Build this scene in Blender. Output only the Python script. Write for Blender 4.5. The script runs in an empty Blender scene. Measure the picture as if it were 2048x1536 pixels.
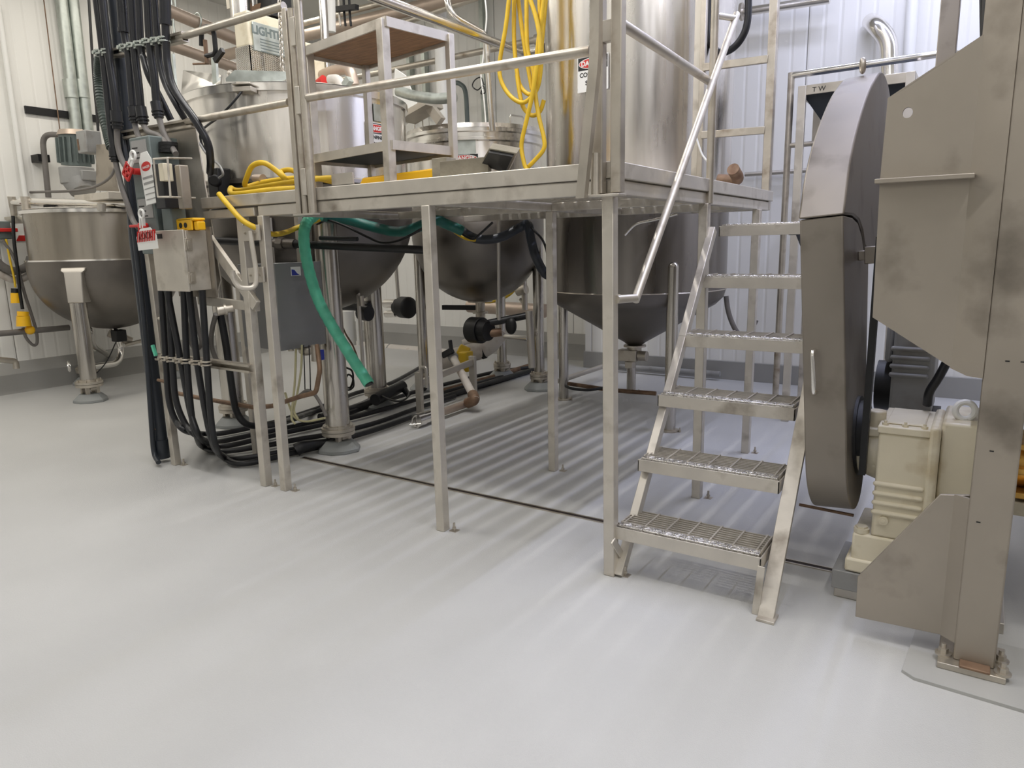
import bpy, bmesh, math, random
from mathutils import Vector, Matrix
random.seed(7)
S = bpy.context.scene
COL = S.collection
# ------------------------------------------------------------------ camera
F_PX = 1425.0
YAW, PIT, ROL = (math.radians(a) for a in (-33.6, 11.05, -1.26))
CAM = Vector((1.327, -2.788, 1.5))
def cam_axes():
    cy, sy, cp, sp, cr, sr = math.cos(YAW), math.sin(YAW), math.cos(PIT), math.sin(PIT), math.cos(ROL), math.sin(ROL)
    f, r, u = Vector((sy, cy, 0)), Vector((cy, -sy, 0)), Vector((0, 0, 1))
    f2, u2 = f*cp - u*sp, u*cp + f*sp
    return r*cr + u2*sr, -r*sr + u2*cr, f2
RT, UP, FW = cam_axes()
cam = bpy.data.objects.new('camera', bpy.data.cameras.new('camera'))
COL.objects.link(cam)
m = Matrix((RT, UP, -FW)).transposed().to_4x4(); m.translation = CAM
cam.matrix_world = m
cam.data.sensor_width = 36; cam.data.lens = F_PX/2048*36
cam.data.clip_start = 0.05; cam.data.clip_end = 100
S.camera = cam
S.view_settings.view_transform = 'Standard'; S.view_settings.look = 'None'
S.view_settings.gamma = 1; S.view_settings.use_curve_mapping = False
S.view_settings.exposure = -0.2
# ------------------------------------------------------------------ light
W = bpy.data.worlds.new('world'); S.world = W; W.use_nodes = True
W.node_tree.nodes['Background'].inputs[0].default_value = (0.9, 0.95, 1, 1)
W.node_tree.nodes['Background'].inputs[1].default_value = 0.1
def area(name, loc, sx, sy, power, col):
    l = bpy.data.lights.new(name, 'AREA'); l.shape = 'RECTANGLE'; l.size = sx; l.size_y = sy
    l.energy = power; l.color = col
    o = bpy.data.objects.new(name, l); o.location = loc; COL.objects.link(o); return o
WARM, NEUT, COOL = (1, .94, .84), (1, .97, .94), (.70, .74, 1)
LAMPS = [
 ('ceiling_lamp', (-6.3, .6, 4.7), .16, 7.5, 108, WARM, None),
 ('ceiling_lamp', (-2.2, 1.1, 4.7), .06, 3.4, 105, NEUT, None),
 ('ceiling_lamp', (0.9, 1.3, 4.7), .06, 4.6, 115, COOL, None),
 ('ceiling_lamp', (2.6, 3.9, 4.7), 6.0, .2, 115, COOL, None),
 ('ceiling_lamp', (-2.8, -1.3, 4.7), 6.0, .25, 108, NEUT, None),
 ('ceiling_lamp', (2.3, -1.6, 4.7), .25, 4.0, 110, NEUT, None),
 ('reflection_fill', (-1.0, -6.6, 3.6), 9.0, .3, 92, NEUT, (-90, 0, 0)),  # unseen washer added so the front wall brightens the steel's reflections
 ('reflection_fill', (4.9, -2.0, 3.6), .3, 8.0, 60, NEUT, (0, -90, 0)),  # second added washer, brightens the right wall for reflections
]
for i, (n, l, sx, sy, p, c, r) in enumerate(LAMPS):
    o = area(n, l, sx, sy, p, c)
    if r: o.rotation_euler = [math.radians(a) for a in r]

# ------------------------------------------------------------------ helpers
def ray(px, py):
    return RT*((px-1024)/F_PX) + UP*(-(py-768)/F_PX) + FW
def at(px, py, X=None, Y=None, Z=None, D=None):
    "a point of the place: the sight line through a photo pixel met with a known plane"
    d = ray(px, py)
    if X is not None: t = (X-CAM.x)/d.x
    elif Y is not None: t = (Y-CAM.y)/d.y
    elif Z is not None: t = (Z-CAM.z)/d.z
    else: t = D
    return CAM + d*t
def lin(c):
    return tuple(((v/255)/12.92 if v/255 <= .04045 else ((v/255+.055)/1.055)**2.4) for v in c) + (1,)
def mat(name, rgb, metal=0., rough=.5, var=0., vscale=6., rvar=0., bump=0., bscale=40., stretch=None, stain=None, stscale=3., spec=.5, aniso=0.):
    mt = bpy.data.materials.new(name); mt.use_nodes = True
    nt = mt.node_tree; b = nt.nodes['Principled BSDF']
    b.inputs['Metallic'].default_value = metal; b.inputs['Roughness'].default_value = rough
    b.inputs['Specular IOR Level'].default_value = spec
    c = lin(rgb); b.inputs['Base Color'].default_value = c
    tc = nt.nodes.new('ShaderNodeNewGeometry')
    src = tc.outputs['Position']
    if stretch:
        mp = nt.nodes.new('ShaderNodeMapping'); mp.inputs['Scale'].default_value = stretch
        nt.links.new(src, mp.inputs['Vector']); src = mp.outputs['Vector']
    def noise(scale, det=4, s=src):
        n = nt.nodes.new('ShaderNodeTexNoise'); n.inputs['Scale'].default_value = scale; n.inputs['Detail'].default_value = det
        nt.links.new(s, n.inputs['Vector']); return n.outputs['Fac']
    if var or stain or rvar:
        n = noise(vscale)
        if var:
            r = nt.nodes.new('ShaderNodeValToRGB')
            r.color_ramp.elements[0].position = .3; r.color_ramp.elements[1].position = .7
            r.color_ramp.elements[0].color = tuple(v*(1-var) for v in c[:3]) + (1,)
            r.color_ramp.elements[1].color = tuple(min(1, v*(1+var)) for v in c[:3]) + (1,)
            nt.links.new(n, r.inputs[0]); out = r.outputs[0]
            if stain:
                n2 = noise(stscale, 6, tc.outputs['Position'])
                r2 = nt.nodes.new('ShaderNodeValToRGB')
                r2.color_ramp.elements[0].position = .55; r2.color_ramp.elements[1].position = .75
                r2.color_ramp.elements[0].color = (0, 0, 0, 1); r2.color_ramp.elements[1].color = (.8, .8, .8, 1)
                nt.links.new(n2, r2.inputs[0])
                mx = nt.nodes.new('ShaderNodeMix'); mx.data_type = 'RGBA'
                nt.links.new(r2.outputs[0], mx.inputs[0]); nt.links.new(out, mx.inputs[6]); mx.inputs[7].default_value = lin(stain)
                out = mx.outputs[2]
            nt.links.new(out, b.inputs['Base Color'])
        if rvar:
            mr = nt.nodes.new('ShaderNodeMapRange'); mr.inputs[1].default_value = .3; mr.inputs[2].default_value = .7
            mr.inputs[3].default_value = max(.03, rough-rvar); mr.inputs[4].default_value = min(1, rough+rvar)
            nt.links.new(n, mr.inputs[0]); nt.links.new(mr.outputs[0], b.inputs['Roughness'])
    if aniso:
        b.inputs['Anisotropic'].default_value = aniso; b.inputs['Anisotropic Rotation'].default_value = .25
        tg = nt.nodes.new('ShaderNodeTangent'); tg.direction_type = 'RADIAL'; tg.axis = 'Z'; nt.links.new(tg.outputs[0], b.inputs['Tangent'])
    if bump:
        bp = nt.nodes.new('ShaderNodeBump'); bp.inputs['Strength'].default_value = bump; bp.inputs['Distance'].default_value = .01
        nt.links.new(noise(bscale, 3), bp.inputs['Height']); nt.links.new(bp.outputs[0], b.inputs['Normal'])
    return mt
def panel_mat(name, rgb):
    mt = mat(name, rgb, rough=.42, spec=.35); nt = mt.node_tree; b = nt.nodes['Principled BSDF']
    g = nt.nodes.new('ShaderNodeNewGeometry'); sp = nt.nodes.new('ShaderNodeSeparateXYZ')
    nt.links.new(g.outputs['Position'], sp.inputs[0])
    ad = nt.nodes.new('ShaderNodeMath'); ad.operation = 'ADD'
    nt.links.new(sp.outputs[0], ad.inputs[0]); nt.links.new(sp.outputs[1], ad.inputs[1])
    def groove(pitch, width):
        mo = nt.nodes.new('ShaderNodeMath'); mo.operation = 'PINGPONG'; mo.inputs[1].default_value = pitch/2
        nt.links.new(ad.outputs[0], mo.inputs[0])
        mr = nt.nodes.new('ShaderNodeMapRange'); mr.inputs[1].default_value = 0; mr.inputs[2].default_value = width
        nt.links.new(mo.outputs[0], mr.inputs[0]); return mr.outputs[0]
    a, c = groove(.145, .022), groove(1.16, .006)
    mi = nt.nodes.new('ShaderNodeMath'); mi.operation = 'MULTIPLY_ADD'; mi.inputs[1].default_value = .35
    nt.links.new(a, mi.inputs[0]); nt.links.new(c, mi.inputs[2])
    bp = nt.nodes.new('ShaderNodeBump'); bp.inputs['Strength'].default_value = .6; bp.inputs['Distance'].default_value = .02
    nt.links.new(mi.outputs[0], bp.inputs['Height']); nt.links.new(bp.outputs[0], b.inputs['Normal'])
    mx = nt.nodes.new('ShaderNodeMix'); mx.data_type = 'RGBA'
    nt.links.new(c, mx.inputs[0]); mx.inputs[6].default_value = lin((140, 138, 132)); mx.inputs[7].default_value = lin(rgb)
    nt.links.new(mx.outputs[2], b.inputs['Base Color'])
    return mt
M = dict(
 floor=mat('epoxy_floor', (190, 190, 188), rough=.5, var=.05, vscale=1.2, rvar=.06, bump=.24, bscale=190, spec=.4),
 panel=panel_mat('wall_panel', (232, 231, 226)),
 curb=mat('epoxy_curb', (150, 149, 145), rough=.5, var=.06, vscale=2),
 ceil=mat('ceiling_panel', (205, 205, 200), rough=.7),
 frame=mat('mill_steel', (206, 200, 189), .65, .46, .12, 5, .09, .03, 90, stain=(120, 110, 96), stscale=5),
 rail=mat('rail_steel', (194, 187, 175), .8, .40, .14, 7, .09, stain=(128, 112, 92), stscale=7),
 tank=mat('brushed_tank_steel', (226, 222, 216), 1, .27, .16, 4.5, .09, stretch=(1.6, 1.6, .16), aniso=.75),
 dull=mat('dull_steel', (200, 195, 187), 1, .5, .10, 4, .08, stretch=(1, 1, .3)),
 sheet=mat('painted_sheet_steel', (166, 158, 146), .75, .5, .08, 3, .06, stain=(112, 105, 95), stscale=4),
 darker_tank=mat('darker_tank_steel', (160, 153, 142), 1, .32, .16, 3.5, .08, stretch=(1.6, 1.6, .2), aniso=.7),  # darker, rougher copy of the tank steel for one kettle body
 bowl=mat('dull_shaded_bowl_steel', (126, 121, 115), 1, .40, .12, 4, .08),  # dulled steel, darkened further to carry the shade under the vessels
 guard=mat('guard_sheet_steel', (140, 133, 123), .7, .48, .10, 3, .06, stain=(96, 88, 76), stscale=3.5),
 leg=mat('leg_tube_steel', (194, 189, 181), 1, .24, .14, 6, .06, stretch=(1, 1, .3)),
 cabinet=mat('grey_cabinet_steel', (138, 138, 138), .5, .5, .05, 3),
 shaded_green=mat('shaded_green_hose', (24, 96, 86), 0, .4, .1, 12),  # green hose with the under-deck shade put into its colour
 lower=mat('shaded_shell_steel', (138, 133, 128), 1, .30, .14, 4, .08, stretch=(1.6, 1.6, .16), aniso=.6),  # tank steel darkened to carry the shade below the deck
 shiny=mat('polished_steel', (232, 229, 224), 1, .2, .06, 6, .06),
 nosing=mat('checker_nosing', (230, 227, 222), 1, .3, .15, 60, .1, .5, 120),
 galv=mat('galvanised_steel', (186, 192, 186), .85, .45, .14, 16, .1),
 black=mat('black_rubber', (24, 25, 28), 0, .42, .2, 8, .1),
 conduit=mat('coated_conduit', (27, 28, 32), 0, .34, .15, 6, .08),
 flex=mat('grey_flex_conduit', (112, 108, 104), 0, .5, .1, 10),
 pvc=mat('grey_pvc', (38, 43, 50), 0, .4, .1, 4),
 dark=mat('black_plastic', (16, 16, 17), 0, .5),
 cream=mat('cream_paint', (226, 217, 192), 0, .4, .05, 5, .06, .05, 60, stain=(186, 168, 130), stscale=7),
 white=mat('white_plastic', (228, 228, 224), 0, .45),
 insul=mat('white_pipe_wrap', (206, 200, 192), 0, .6, .06, 5, stain=(150, 130, 112), stscale=5),
 yellow=mat('yellow_rubber', (212, 176, 38), 0, .5, .1, 12),
 amber=mat('yellow_plastic', (246, 190, 30), 0, .4),
 green=mat('green_suction_hose', (92, 190, 158), 0, .32, .1, 20),
 olive=mat('green_flex_hose', (64, 74, 68), 0, .5),
 red=mat('red_plastic', (196, 44, 40), 0, .4),
 blue=mat('blue_plastic', (38, 52, 150), 0, .4),
 grey=mat('grey_paint', (150, 150, 148), .1, .45, .08, 5, stain=(120, 114, 104), stscale=6),
 door=mat('dark_reflection_panel', (52, 54, 58), 0, .6),  # colour of the added unseen panels that darken reflections
 greygreen=mat('grey_green_enamel', (108, 118, 116), .2, .5, .12, 8),
 rust=mat('rusty_steel', (128, 104, 84), .4, .6, .3, 12, stain=(96, 64, 44), stscale=9),
 wood=mat('plywood', (128, 96, 66), 0, .6, .3, 9, stretch=(1, 6, 6)),
 block=mat('weathered_board', (150, 143, 126), 0, .8, .14, 14, bump=.2, bscale=50),
 brass=mat('brassy_metal', (190, 150, 80), .9, .4, .3, 20),
 clear=mat('clear_tubing', (196, 190, 150), 0, .3),
 concrete=mat('coated_plinth', (140, 143, 142), 0, .55, .08, 6),
 pink=mat('pink_tinted_steel', (184, 168, 154), .6, .42, .08, 6),  # pinkish steel; a reflection's tint is put into the colour
)
M['epoxy_patch'] = mat('epoxy_patch', (176, 176, 173), 0, .45, .05, 3)
M['slot'] = mat('drain_slot', (44, 34, 30), .2, .6)

WLOC = {}
class MB:
    def __init__(s): s.bm = bmesh.new()
    def face(s, vs):
        try: return s.bm.faces.new(vs)
        except ValueError: return None
    def rings(s, rings, caps=True, closed=False):
        R = [[s.bm.verts.new(p) for p in r] for r in rings]; n = len(R[0])
        rng = range(len(R)) if closed else range(len(R)-1)
        for i in rng:
            a, b = R[i], R[(i+1) % len(R)]
            for k in range(n): s.face([a[k], a[(k+1) % n], b[(k+1) % n], b[k]])
        if caps and not closed:
            s.face(R[0][::-1]); s.face(R[-1])
        return s
    def box(s, x0, x1, y0, y1, z0, z1):
        return s.rings([[(x0, y0, z), (x1, y0, z), (x1, y1, z), (x0, y1, z)] for z in (z0, z1)])
    def bar(s, p0, p1, w, h, up=(0, 0, 1)):
        p0, p1, up = Vector(p0), Vector(p1), Vector(up); d = (p1-p0).normalized()
        if abs(d.dot(up)) > .98: up = Vector((0, 1, 0))
        a = d.cross(up).normalized(); b = a.cross(d)
        return s.rings([[p + a*i*w/2 + b*j*h/2 for i, j in ((-1, -1), (1, -1), (1, 1), (-1, 1))] for p in (p0, p1)])
    def cyl(s, p0, p1, r, r2=None, seg=20):
        return s.tube([p0, p1], r, seg, r2=r2)
    def tube(s, pts, r, seg=12, closed=False, r2=None, caps=True):
        pts = [Vector(p) for p in pts]; n = len(pts)
        T = []
        for i in range(n):
            a = pts[(i-1) % n] if (closed or i) else pts[0]; b = pts[(i+1) % n] if (closed or i < n-1) else pts[-1]
            T.append((b-a).normalized())
        up = Vector((0, 0, 1)) if abs(T[0].z) < .9 else Vector((1, 0, 0))
        nv = (up - T[0]*up.dot(T[0])).normalized(); rings = []
        for i in range(n):
            nv = (nv - T[i]*nv.dot(T[i])).normalized(); bv = T[i].cross(nv)
            rr = r if r2 is None else r + (r2-r)*i/(n-1)
            if callable(r): rr = r(i/(n-1))
            k = 1.0
            if 0 < i < n-1:
                c = max(.35, T[i].dot((pts[i+1]-pts[i]).normalized())); k = 1/c if seg and c < .999 and n < 4 else 1.0
            rings.append([pts[i] + (nv*math.cos(2*math.pi*j/seg) + bv*math.sin(2*math.pi*j/seg))*rr*k for j in range(seg)])
        return s.rings(rings, caps, closed)
    def lathe(s, c, prof, seg=56, a0=0., a1=2*math.pi):
        full = abs(a1-a0-2*math.pi) < 1e-6; n = seg if full else seg+1
        prev = None
        for r, z in prof:
            if r < 1e-6: cur = [s.bm.verts.new((c[0], c[1], z))]
            else: cur = [s.bm.verts.new((c[0]+r*math.cos(a0+(a1-a0)*k/seg), c[1]+r*math.sin(a0+(a1-a0)*k/seg), z)) for k in range(n)]
            if prev:
                for k in range(seg):
                    k2 = (k+1) % n
                    if len(prev) == 1 and len(cur) == 1: continue
                    if len(prev) == 1: s.face([prev[0], cur[k2], cur[k]])
                    elif len(cur) == 1: s.face([prev[k], prev[k2], cur[0]])
                    else: s.face([prev[k], prev[k2], cur[k2], cur[k]])
            prev = cur
        return s
    def disc(s, c, n, R, t, seg=28):
        n = Vector(n).normalized(); c = Vector(c); return s.cyl(c-n*t/2, c+n*t/2, R, seg=seg)
    def plate(s, poly, thick):
        t = Vector(thick); P = [Vector(p) for p in poly]
        return s.rings([P, [p+t for p in P]])
    def sphere(s, c, r, sx=1, sy=1, sz=1):
        mt = Matrix.Translation(c) @ Matrix.Diagonal((r*sx, r*sy, r*sz, 1))
        bmesh.ops.create_uvsphere(s.bm, u_segments=20, v_segments=12, radius=1, matrix=mt); return s
    def torus(s, c, n, R, r, seg=28, seg2=10):
        n = Vector(n).normalized(); u = n.orthogonal().normalized(); v = n.cross(u); c = Vector(c)
        return s.tube([c + (u*math.cos(2*math.pi*k/seg) + v*math.sin(2*math.pi*k/seg))*R for k in range(seg)], r, seg2, closed=True)
    def bolt(s, c, n, r=.011, h=.012):
        n = Vector(n).normalized(); c = Vector(c); s.cyl(c, c+n*h, r, seg=6); return s.cyl(c+n*h, c+n*h*1.9, r*.5, seg=8)
    def txt(s, text, origin, xdir, ydir, size, depth=.001, align='CENTER', bold=0.):
        cu = bpy.data.curves.new('lettering', 'FONT'); cu.body = text; cu.size = size; cu.align_x = align; cu.extrude = depth; cu.offset = bold
        o = bpy.data.objects.new('lettering', cu); COL.objects.link(o)
        bpy.context.view_layer.update()
        me = bpy.data.meshes.new_from_object(o.evaluated_get(bpy.context.evaluated_depsgraph_get()))
        xd, yd = Vector(xdir).normalized(), Vector(ydir).normalized()
        mt = Matrix((xd, yd, xd.cross(yd))).transposed().to_4x4(); mt.translation = origin
        me.transform(mt); s.bm.from_mesh(me)
        bpy.data.objects.remove(o); bpy.data.curves.remove(cu); bpy.data.meshes.remove(me); return s
def fillet(pts, r, n=6):
    pts = [Vector(p) for p in pts]; out = [pts[0]]
    for i in range(1, len(pts)-1):
        a, b, c = pts[i-1], pts[i], pts[i+1]
        u, v = (a-b), (c-b); rr = min(r, u.length*.49, v.length*.49); u.normalize(); v.normalize()
        p0, p1 = b+u*rr, b+v*rr
        for k in range(n+1):
            t = k/n; out.append(p0*(1-t)**2 + b*2*t*(1-t) + p1*t*t)
    out.append(pts[-1]); return out
def spline(pts, n=8):
    pts = [Vector(p) for p in pts]; P = [pts[0]*2-pts[1]] + pts + [pts[-1]*2-pts[-2]]; out = []
    for i in range(1, len(P)-2):
        a, b, c, d = P[i-1:i+3]
        for k in range(n):
            t = k/n
            out.append(.5*((2*b) + (c-a)*t + (2*a-5*b+4*c-d)*t*t + (3*b-a-3*c+d)*t**3))
    out.append(pts[-1]); return out
def obj(name, mb, material, parent=None, bevel=0., label=None, kind=None, sharp=35):
    bm = mb.bm
    bmesh.ops.recalc_face_normals(bm, faces=bm.faces)
    me = bpy.data.meshes.new(name); bm.to_mesh(me); bm.free()
    if me.vertices:
        lo = Vector([min(v.co[i] for v in me.vertices) for i in range(3)]); hi = Vector([max(v.co[i] for v in me.vertices) for i in range(3)])
        c = (lo+hi)/2
    else: c = Vector()
    me.transform(Matrix.Translation(-c))
    me.shade_smooth(); me.set_sharp_from_angle(angle=math.radians(sharp))
    me.materials.append(M[material] if isinstance(material, str) else material)
    o = bpy.data.objects.new(name, me); COL.objects.link(o)
    if parent is not None:
        o.parent = parent; o.location = c - WLOC[parent]
    else: o.location = c
    WLOC[o] = c
    if bevel:
        b = o.modifiers.new('bevel', 'BEVEL'); b.width = bevel; b.segments = 2; b.limit_method = 'ANGLE'; b.angle_limit = math.radians(40)
    if label: o['label'] = label
    if kind: o['kind'] = kind
    return o
def tag(o, label, cat, group=None, kind=None):
    o['label'] = label; o['category'] = cat
    if group: o['group'] = group
    if kind: o['kind'] = kind
    return o
def thing(name, loc, label, cat, group=None):
    o = bpy.data.objects.new(name, None); o.empty_display_size = .1; COL.objects.link(o)
    o.location = loc; WLOC[o] = Vector(loc); return tag(o, label, cat, group)
def solo(name, mb, material, label, cat, group=None, bevel=0.):
    return tag(obj(name, mb, material, None, bevel), label, cat, group)
def struct(name, mb, material):
    return obj(name, mb, material, kind='structure')
# ------------------------------------------------------------------ the room
XL, YB, YR, XJ, ZC, CZ = -7.72, 5.5, 4.95, -2.72, 4.8, .33
struct('floor', MB().box(-7.9, 6, -8, 5.7, -.1, 0), 'floor')
struct('wall_left', MB().box(XL-.15, XL, -8, 5.7, 0, ZC), 'panel')
struct('wall_back', MB().box(XL, XJ, YB, YB+.15, 0, ZC), 'panel')
struct('wall_right_rear', MB().box(XJ, 6, YR, YR+.15, 0, ZC).box(XJ, XJ+.12, YR+.15, YB+.15, 0, ZC), 'panel')
struct('wall_right', MB().box(6, 6.15, -8, 5.1, 0, ZC), 'panel')
struct('wall_front', MB().box(-7.9, 6, -8.15, -8, 0, ZC), 'panel')
for i, x in enumerate((-5.2, -1.2, 2.6)):
    struct('dark_band_panel_%d' % (i+1), MB().box(x, x+1.7, -8, -7.95, 0, 3.0), 'door')  # unseen panels added so the steel reflects dark bands
for i, y in enumerate((-4.6, -.6)):
    struct('dark_band_panel_%d' % (i+4), MB().box(5.95, 6, y, y+1.5, 0, 3.0), 'door')  # more added dark panels, on the right wall, for reflections
struct('ceiling', MB().box(-7.9, 6.15, -8.15, 5.7, ZC, ZC+.1), 'ceil')
def curb(name, pts, n):
    mb = MB()
    prof = [(0, 0), (.16, 0), (.14, .04), (.14, CZ-.12), (0, CZ)]
    n = Vector(n)
    mb.rings([[Vector(p) + n*a + Vector((0, 0, b)) for a, b in prof] for p in pts])
    return struct(name, mb, 'curb')
curb('baseboard_left', [(XL, -8, 0), (XL, YB, 0)], (1, 0, 0))
curb('baseboard_back', [(XL, YB, 0), (XJ, YB, 0)], (0, -1, 0))
struct('baseboard_right', MB().box(XJ, 6, YR-.05, YR, 0, .2), 'curb')
# trench drain: a slot with steel lips let into the floor
dr = thing('trench_drain', (-1, .55, 0), 'long narrow slot drain with steel lips across the floor under the platform', 'floor drain')
obj('slot', MB().box(-2.75, 1.35, .537, .563, -.02, .002), 'slot', dr)
for y in (.53, .566): obj('lip', MB().box(-2.75, 1.35, y-.004, y+.004, -.02, .005), 'rail', dr)

# ------------------------------------------------------------------ work platform
DZ = 1.83
pf = thing('work_platform', (-1.2, 1.2, 0), 'raised steel mezzanine platform on square posts with pipe guard rails', 'platform')
b = MB()
k = 0; x = -2.49
while x < -.01:
    y1 = 2.5 if x > -.58 or x < -2.0 else 2.3
    if x < -2.3: y1 = .5
    b.box(x, min(x+.062, -.005), .0, y1, DZ-.016, DZ-.002); x += .087
obj('deck_grating', b, 'frame', pf)
b = MB()
y = .09
while y < 2.45:
    b.box(-2.3 if y > .5 else -2.5, -.01, y, y+.006, DZ-.045, DZ-.016); y += .1
obj('grating_rod', b, 'frame', pf)
def beam(x0, x1, y0, y1, z0, z1, name='beam', bev=.004): return obj(name, MB().box(x0, x1, y0, y1, z0, z1), 'frame', pf, bev)
beam(-2.83, .02, -.012, .04, 1.762, DZ, 'toe_plate')
beam(-2.29, .0, -.006, .045, 1.697, 1.757)
beam(-2.83, -2.33, -.004, .045, 1.70, 1.752)
beam(-.03, .02, .045, 2.56, 1.762, DZ, 'toe_plate')
beam(-.045, .006, .05, 2.52, 1.697, 1.757)
beam(-2.45, -.05, 1.175, 1.225, 1.70, 1.75)
beam(-2.45, -.05, .42, .46, 1.735, 1.775)
beam(-2.45, -.05, 2.21, 2.26, 1.70, 1.75)
beam(-1.03, -.98, .05, 2.2, 1.70, 1.75)
beam(-2.30, -2.25, .05, 1.17, 1.70, 1.75)
beam(-.6, -.55, 2.26, 2.52, 1.70, 1.75)
beam(-.6, .0, 2.5, 2.55, 1.70, DZ)
def leg(bot, top, w=.052, par=pf, name='leg'):
    o = obj(name, MB().bar(bot, top, w, w, (0, 1, 0)), 'frame', par, .004)
    bt = MB()
    c = Vector(bot) + Vector((w*.5+.035, .02, 0)); bt.cyl(c, c+Vector((0, 0, .045)), .006, seg=8); bt.cyl(c+Vector((0, 0, .012)), c+Vector((0, 0, .022)), .011, seg=6)
    bt.box(c.x-.022, c.x+.022, c.y-.02, c.y+.02, 0, .003)
    obj('anchor_bolt', bt, 'rail', o)
    return o
for (bx, by), tx in zip([(0, 0), (-1.002, .015), (-2.278, .015), (-1.001, 1.2), (0, 1.175), (-.01, 2.235)], [-.015, -1.01, -2.272, -1.0, -.005, 0]):
    leg((bx, by, 0), (tx, by, 1.70))
# guard rails
def rail(p0, p1, r=.021): return obj('guard_rail', MB().cyl(p0, p1, r), 'rail', pf)
def rpost(x, y, z0, z1, w=.045, round_=False, name='rail_post'):
    mb = MB()
    if round_: mb.cyl((x, y, z0), (x, y, z1), w/2)
    else: mb.box(x-w/2, x+w/2, y-w/2, y+w/2, z0, z1)
    return obj(name, mb, 'rail', pf, 0 if round_ else .004)
RY = -.03
rail((-2.86, RY, 2.285), (-1.92, RY, 2.285)); rail((-2.86, RY, 2.765), (-1.90, RY, 2.765))
rail((-1.78, RY, 2.29), (-.09, RY, 2.262)); rail((-1.80, RY, 2.79), (-.03, RY, 2.76))
rpost(-1.89, RY, 1.69, 2.75, .034); rpost(-1.845, RY, 1.69, 2.74, .04, True); rpost(-1.785, RY-.005, 1.69, 2.81, .046, True)
for z in (1.86, 2.28, 2.62): obj('gate_hinge', MB().box(-1.835, -1.80, RY-.028, RY-.006, z-.07, z+.07), 'frame', pf, .003)
b = MB().box(-1.92, -1.755, -.06, -.012, 1.684, 1.694); obj('post_bracket', b, 'frame', pf)
# corner posts
rpost(.036, -.035, 1.70, 3.0, .046, False)
rpost(-.046, -.032, 1.70, 3.0, .042, False)
obj('rail_post', MB().cyl((-.052, -.06, 1.69), (-.052, -.06, 1.86), .018), 'rail', pf)
obj('post_bracket', MB().box(-.085, .062, -.08, .0, 1.685, 1.695), 'frame', pf, .002)
rail((.03, .0, 2.35), (.012, 1.16, 2.325)); rail((.03, .0, 2.83), (.012, 1.16, 2.8))
obj('post_link', MB().box(-.03, .02, -.05, -.02, 2.28, 2.36), 'frame', pf, .002)
rpost(.015, 1.19, 1.70, 3.1, .042, True)
obj('loose_rail_bar', MB().rings([[q+Vector((dx, dy, 0)) for dx, dy in ((-.02, -.016), (.02, -.016), (.02, .016), (-.02, .016))] for q in spline([at(1193, -60, Y=-.12), at(1192, 60, Y=-.12), at(1190, 130, Y=-.12), at(1180, 230, Y=-.11), at(1163, 397, Y=-.1)], 4)]), 'rail', pf)
# end guard with two cross bars
rpost(-.02, 2.52, 1.70, 3.3, .055); rpost(-.50, 2.52, DZ, 3.3, .04)
for z in (2.24, 2.70): obj('guard_rail', MB().bar((-.49, 2.5, z+.01), (-.04, 2.5, z), .03, .05), 'rail', pf, .003)

# ------------------------------------------------------------------ stairs
st = thing('metal_stairs', (.35, .6, 0), 'open steel stair with six grated treads rising beside the platform', 'stairs')
TY = [0, .255, .49, .76, 1.055, 1.375]; TZ = [.235, .485, .755, 1.02, 1.305, 1.58]
for i, (y, z) in enumerate(zip(TY, TZ)):
    x0, x1 = .015, .665; dep = .235
    t = MB(); h = .058
    t.box(x0, x1, y, y+.006, z-h, z); t.box(x0, x1, y+dep-.006, y+dep, z-h*.7, z-.008)
    t.box(x0, x0+.006, y, y+dep, z-h, z-.004); t.box(x1-.006, x1, y, y+dep, z-h, z-.004)
    tr = obj('tread', t, 'frame', st, .001)
    g = MB(); n = 8
    for k in range(n):
        yy = y+.062+k*(dep-.075)/(n-1); g.box(x0+.012, x1-.012, yy-.0028, yy+.0028, z-.014, z+.008)
    for k in range(7):
        xx = x0+.03+k*(x1-x0-.06)/6; g.bar((xx, y+.05, z+.009), (xx, y+dep-.01, z+.009), .007, .007)
    for xx in (x0+.012, x1-.012): g.box(xx-.003, xx+.003, y+.05, y+dep-.008, z-.03, z+.01)
    obj('tread_grating', g, 'frame', tr)
    nb = MB(); nb.box(x0+.012, x1-.012, y+.012, y+.058, z-.02, z+.008)
    for k in range(26):
        xx = x0+.03+k*(x1-x0-.06)/25; sgn = .012 if k % 2 else -.012
        nb.bar((xx-.009, y+.036-sgn, z+.009), (xx+.009, y+.036+sgn, z+.009), .005, .004)
    obj('nosing', nb, 'nosing', tr, .003)
obj('stringer', MB().bar((.04, .0, .0), (.03, 1.215, 1.56), .04, .05, (0, 0, 1)).bar((.022, -.03, .18), (.035, .06, .06), .01, .035), 'frame', st, .003)
obj('stringer', MB().bar((.705, -.045, .0), (.70, .62, .86), .062, .022, (0, 0, 1)).bar((.70, .62, .86), (.69, 1.3, 1.66), .012, .075).bar((.66, -.03, .0), (.668, .0, .2), .03, .006, (0, 1, 0)).box(.675, .745, -.08, .0, 0, .012), 'frame', st, .002)
hr = obj('handrail', MB().cyl((.06, .10, 1.25), (.06, 1.42, 2.71), .019), 'frame', st)
obj('handrail_bracket', MB().cyl((.02, .0, 1.262), (.062, .1, 1.262), .018), 'frame', hr); obj('handrail_bracket', MB().cyl((.02, 1.2, 2.66), (.06, 1.4, 2.685), .016), 'frame', hr)
obj('brace', MB().cyl((.40, 1.6, 1.53), (.36, 2.2, 1.33), .012).box(.36, .44, 1.56, 1.64, 1.52, 1.535), 'dark', st, label='black diagonal brace under the top tread')
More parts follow.
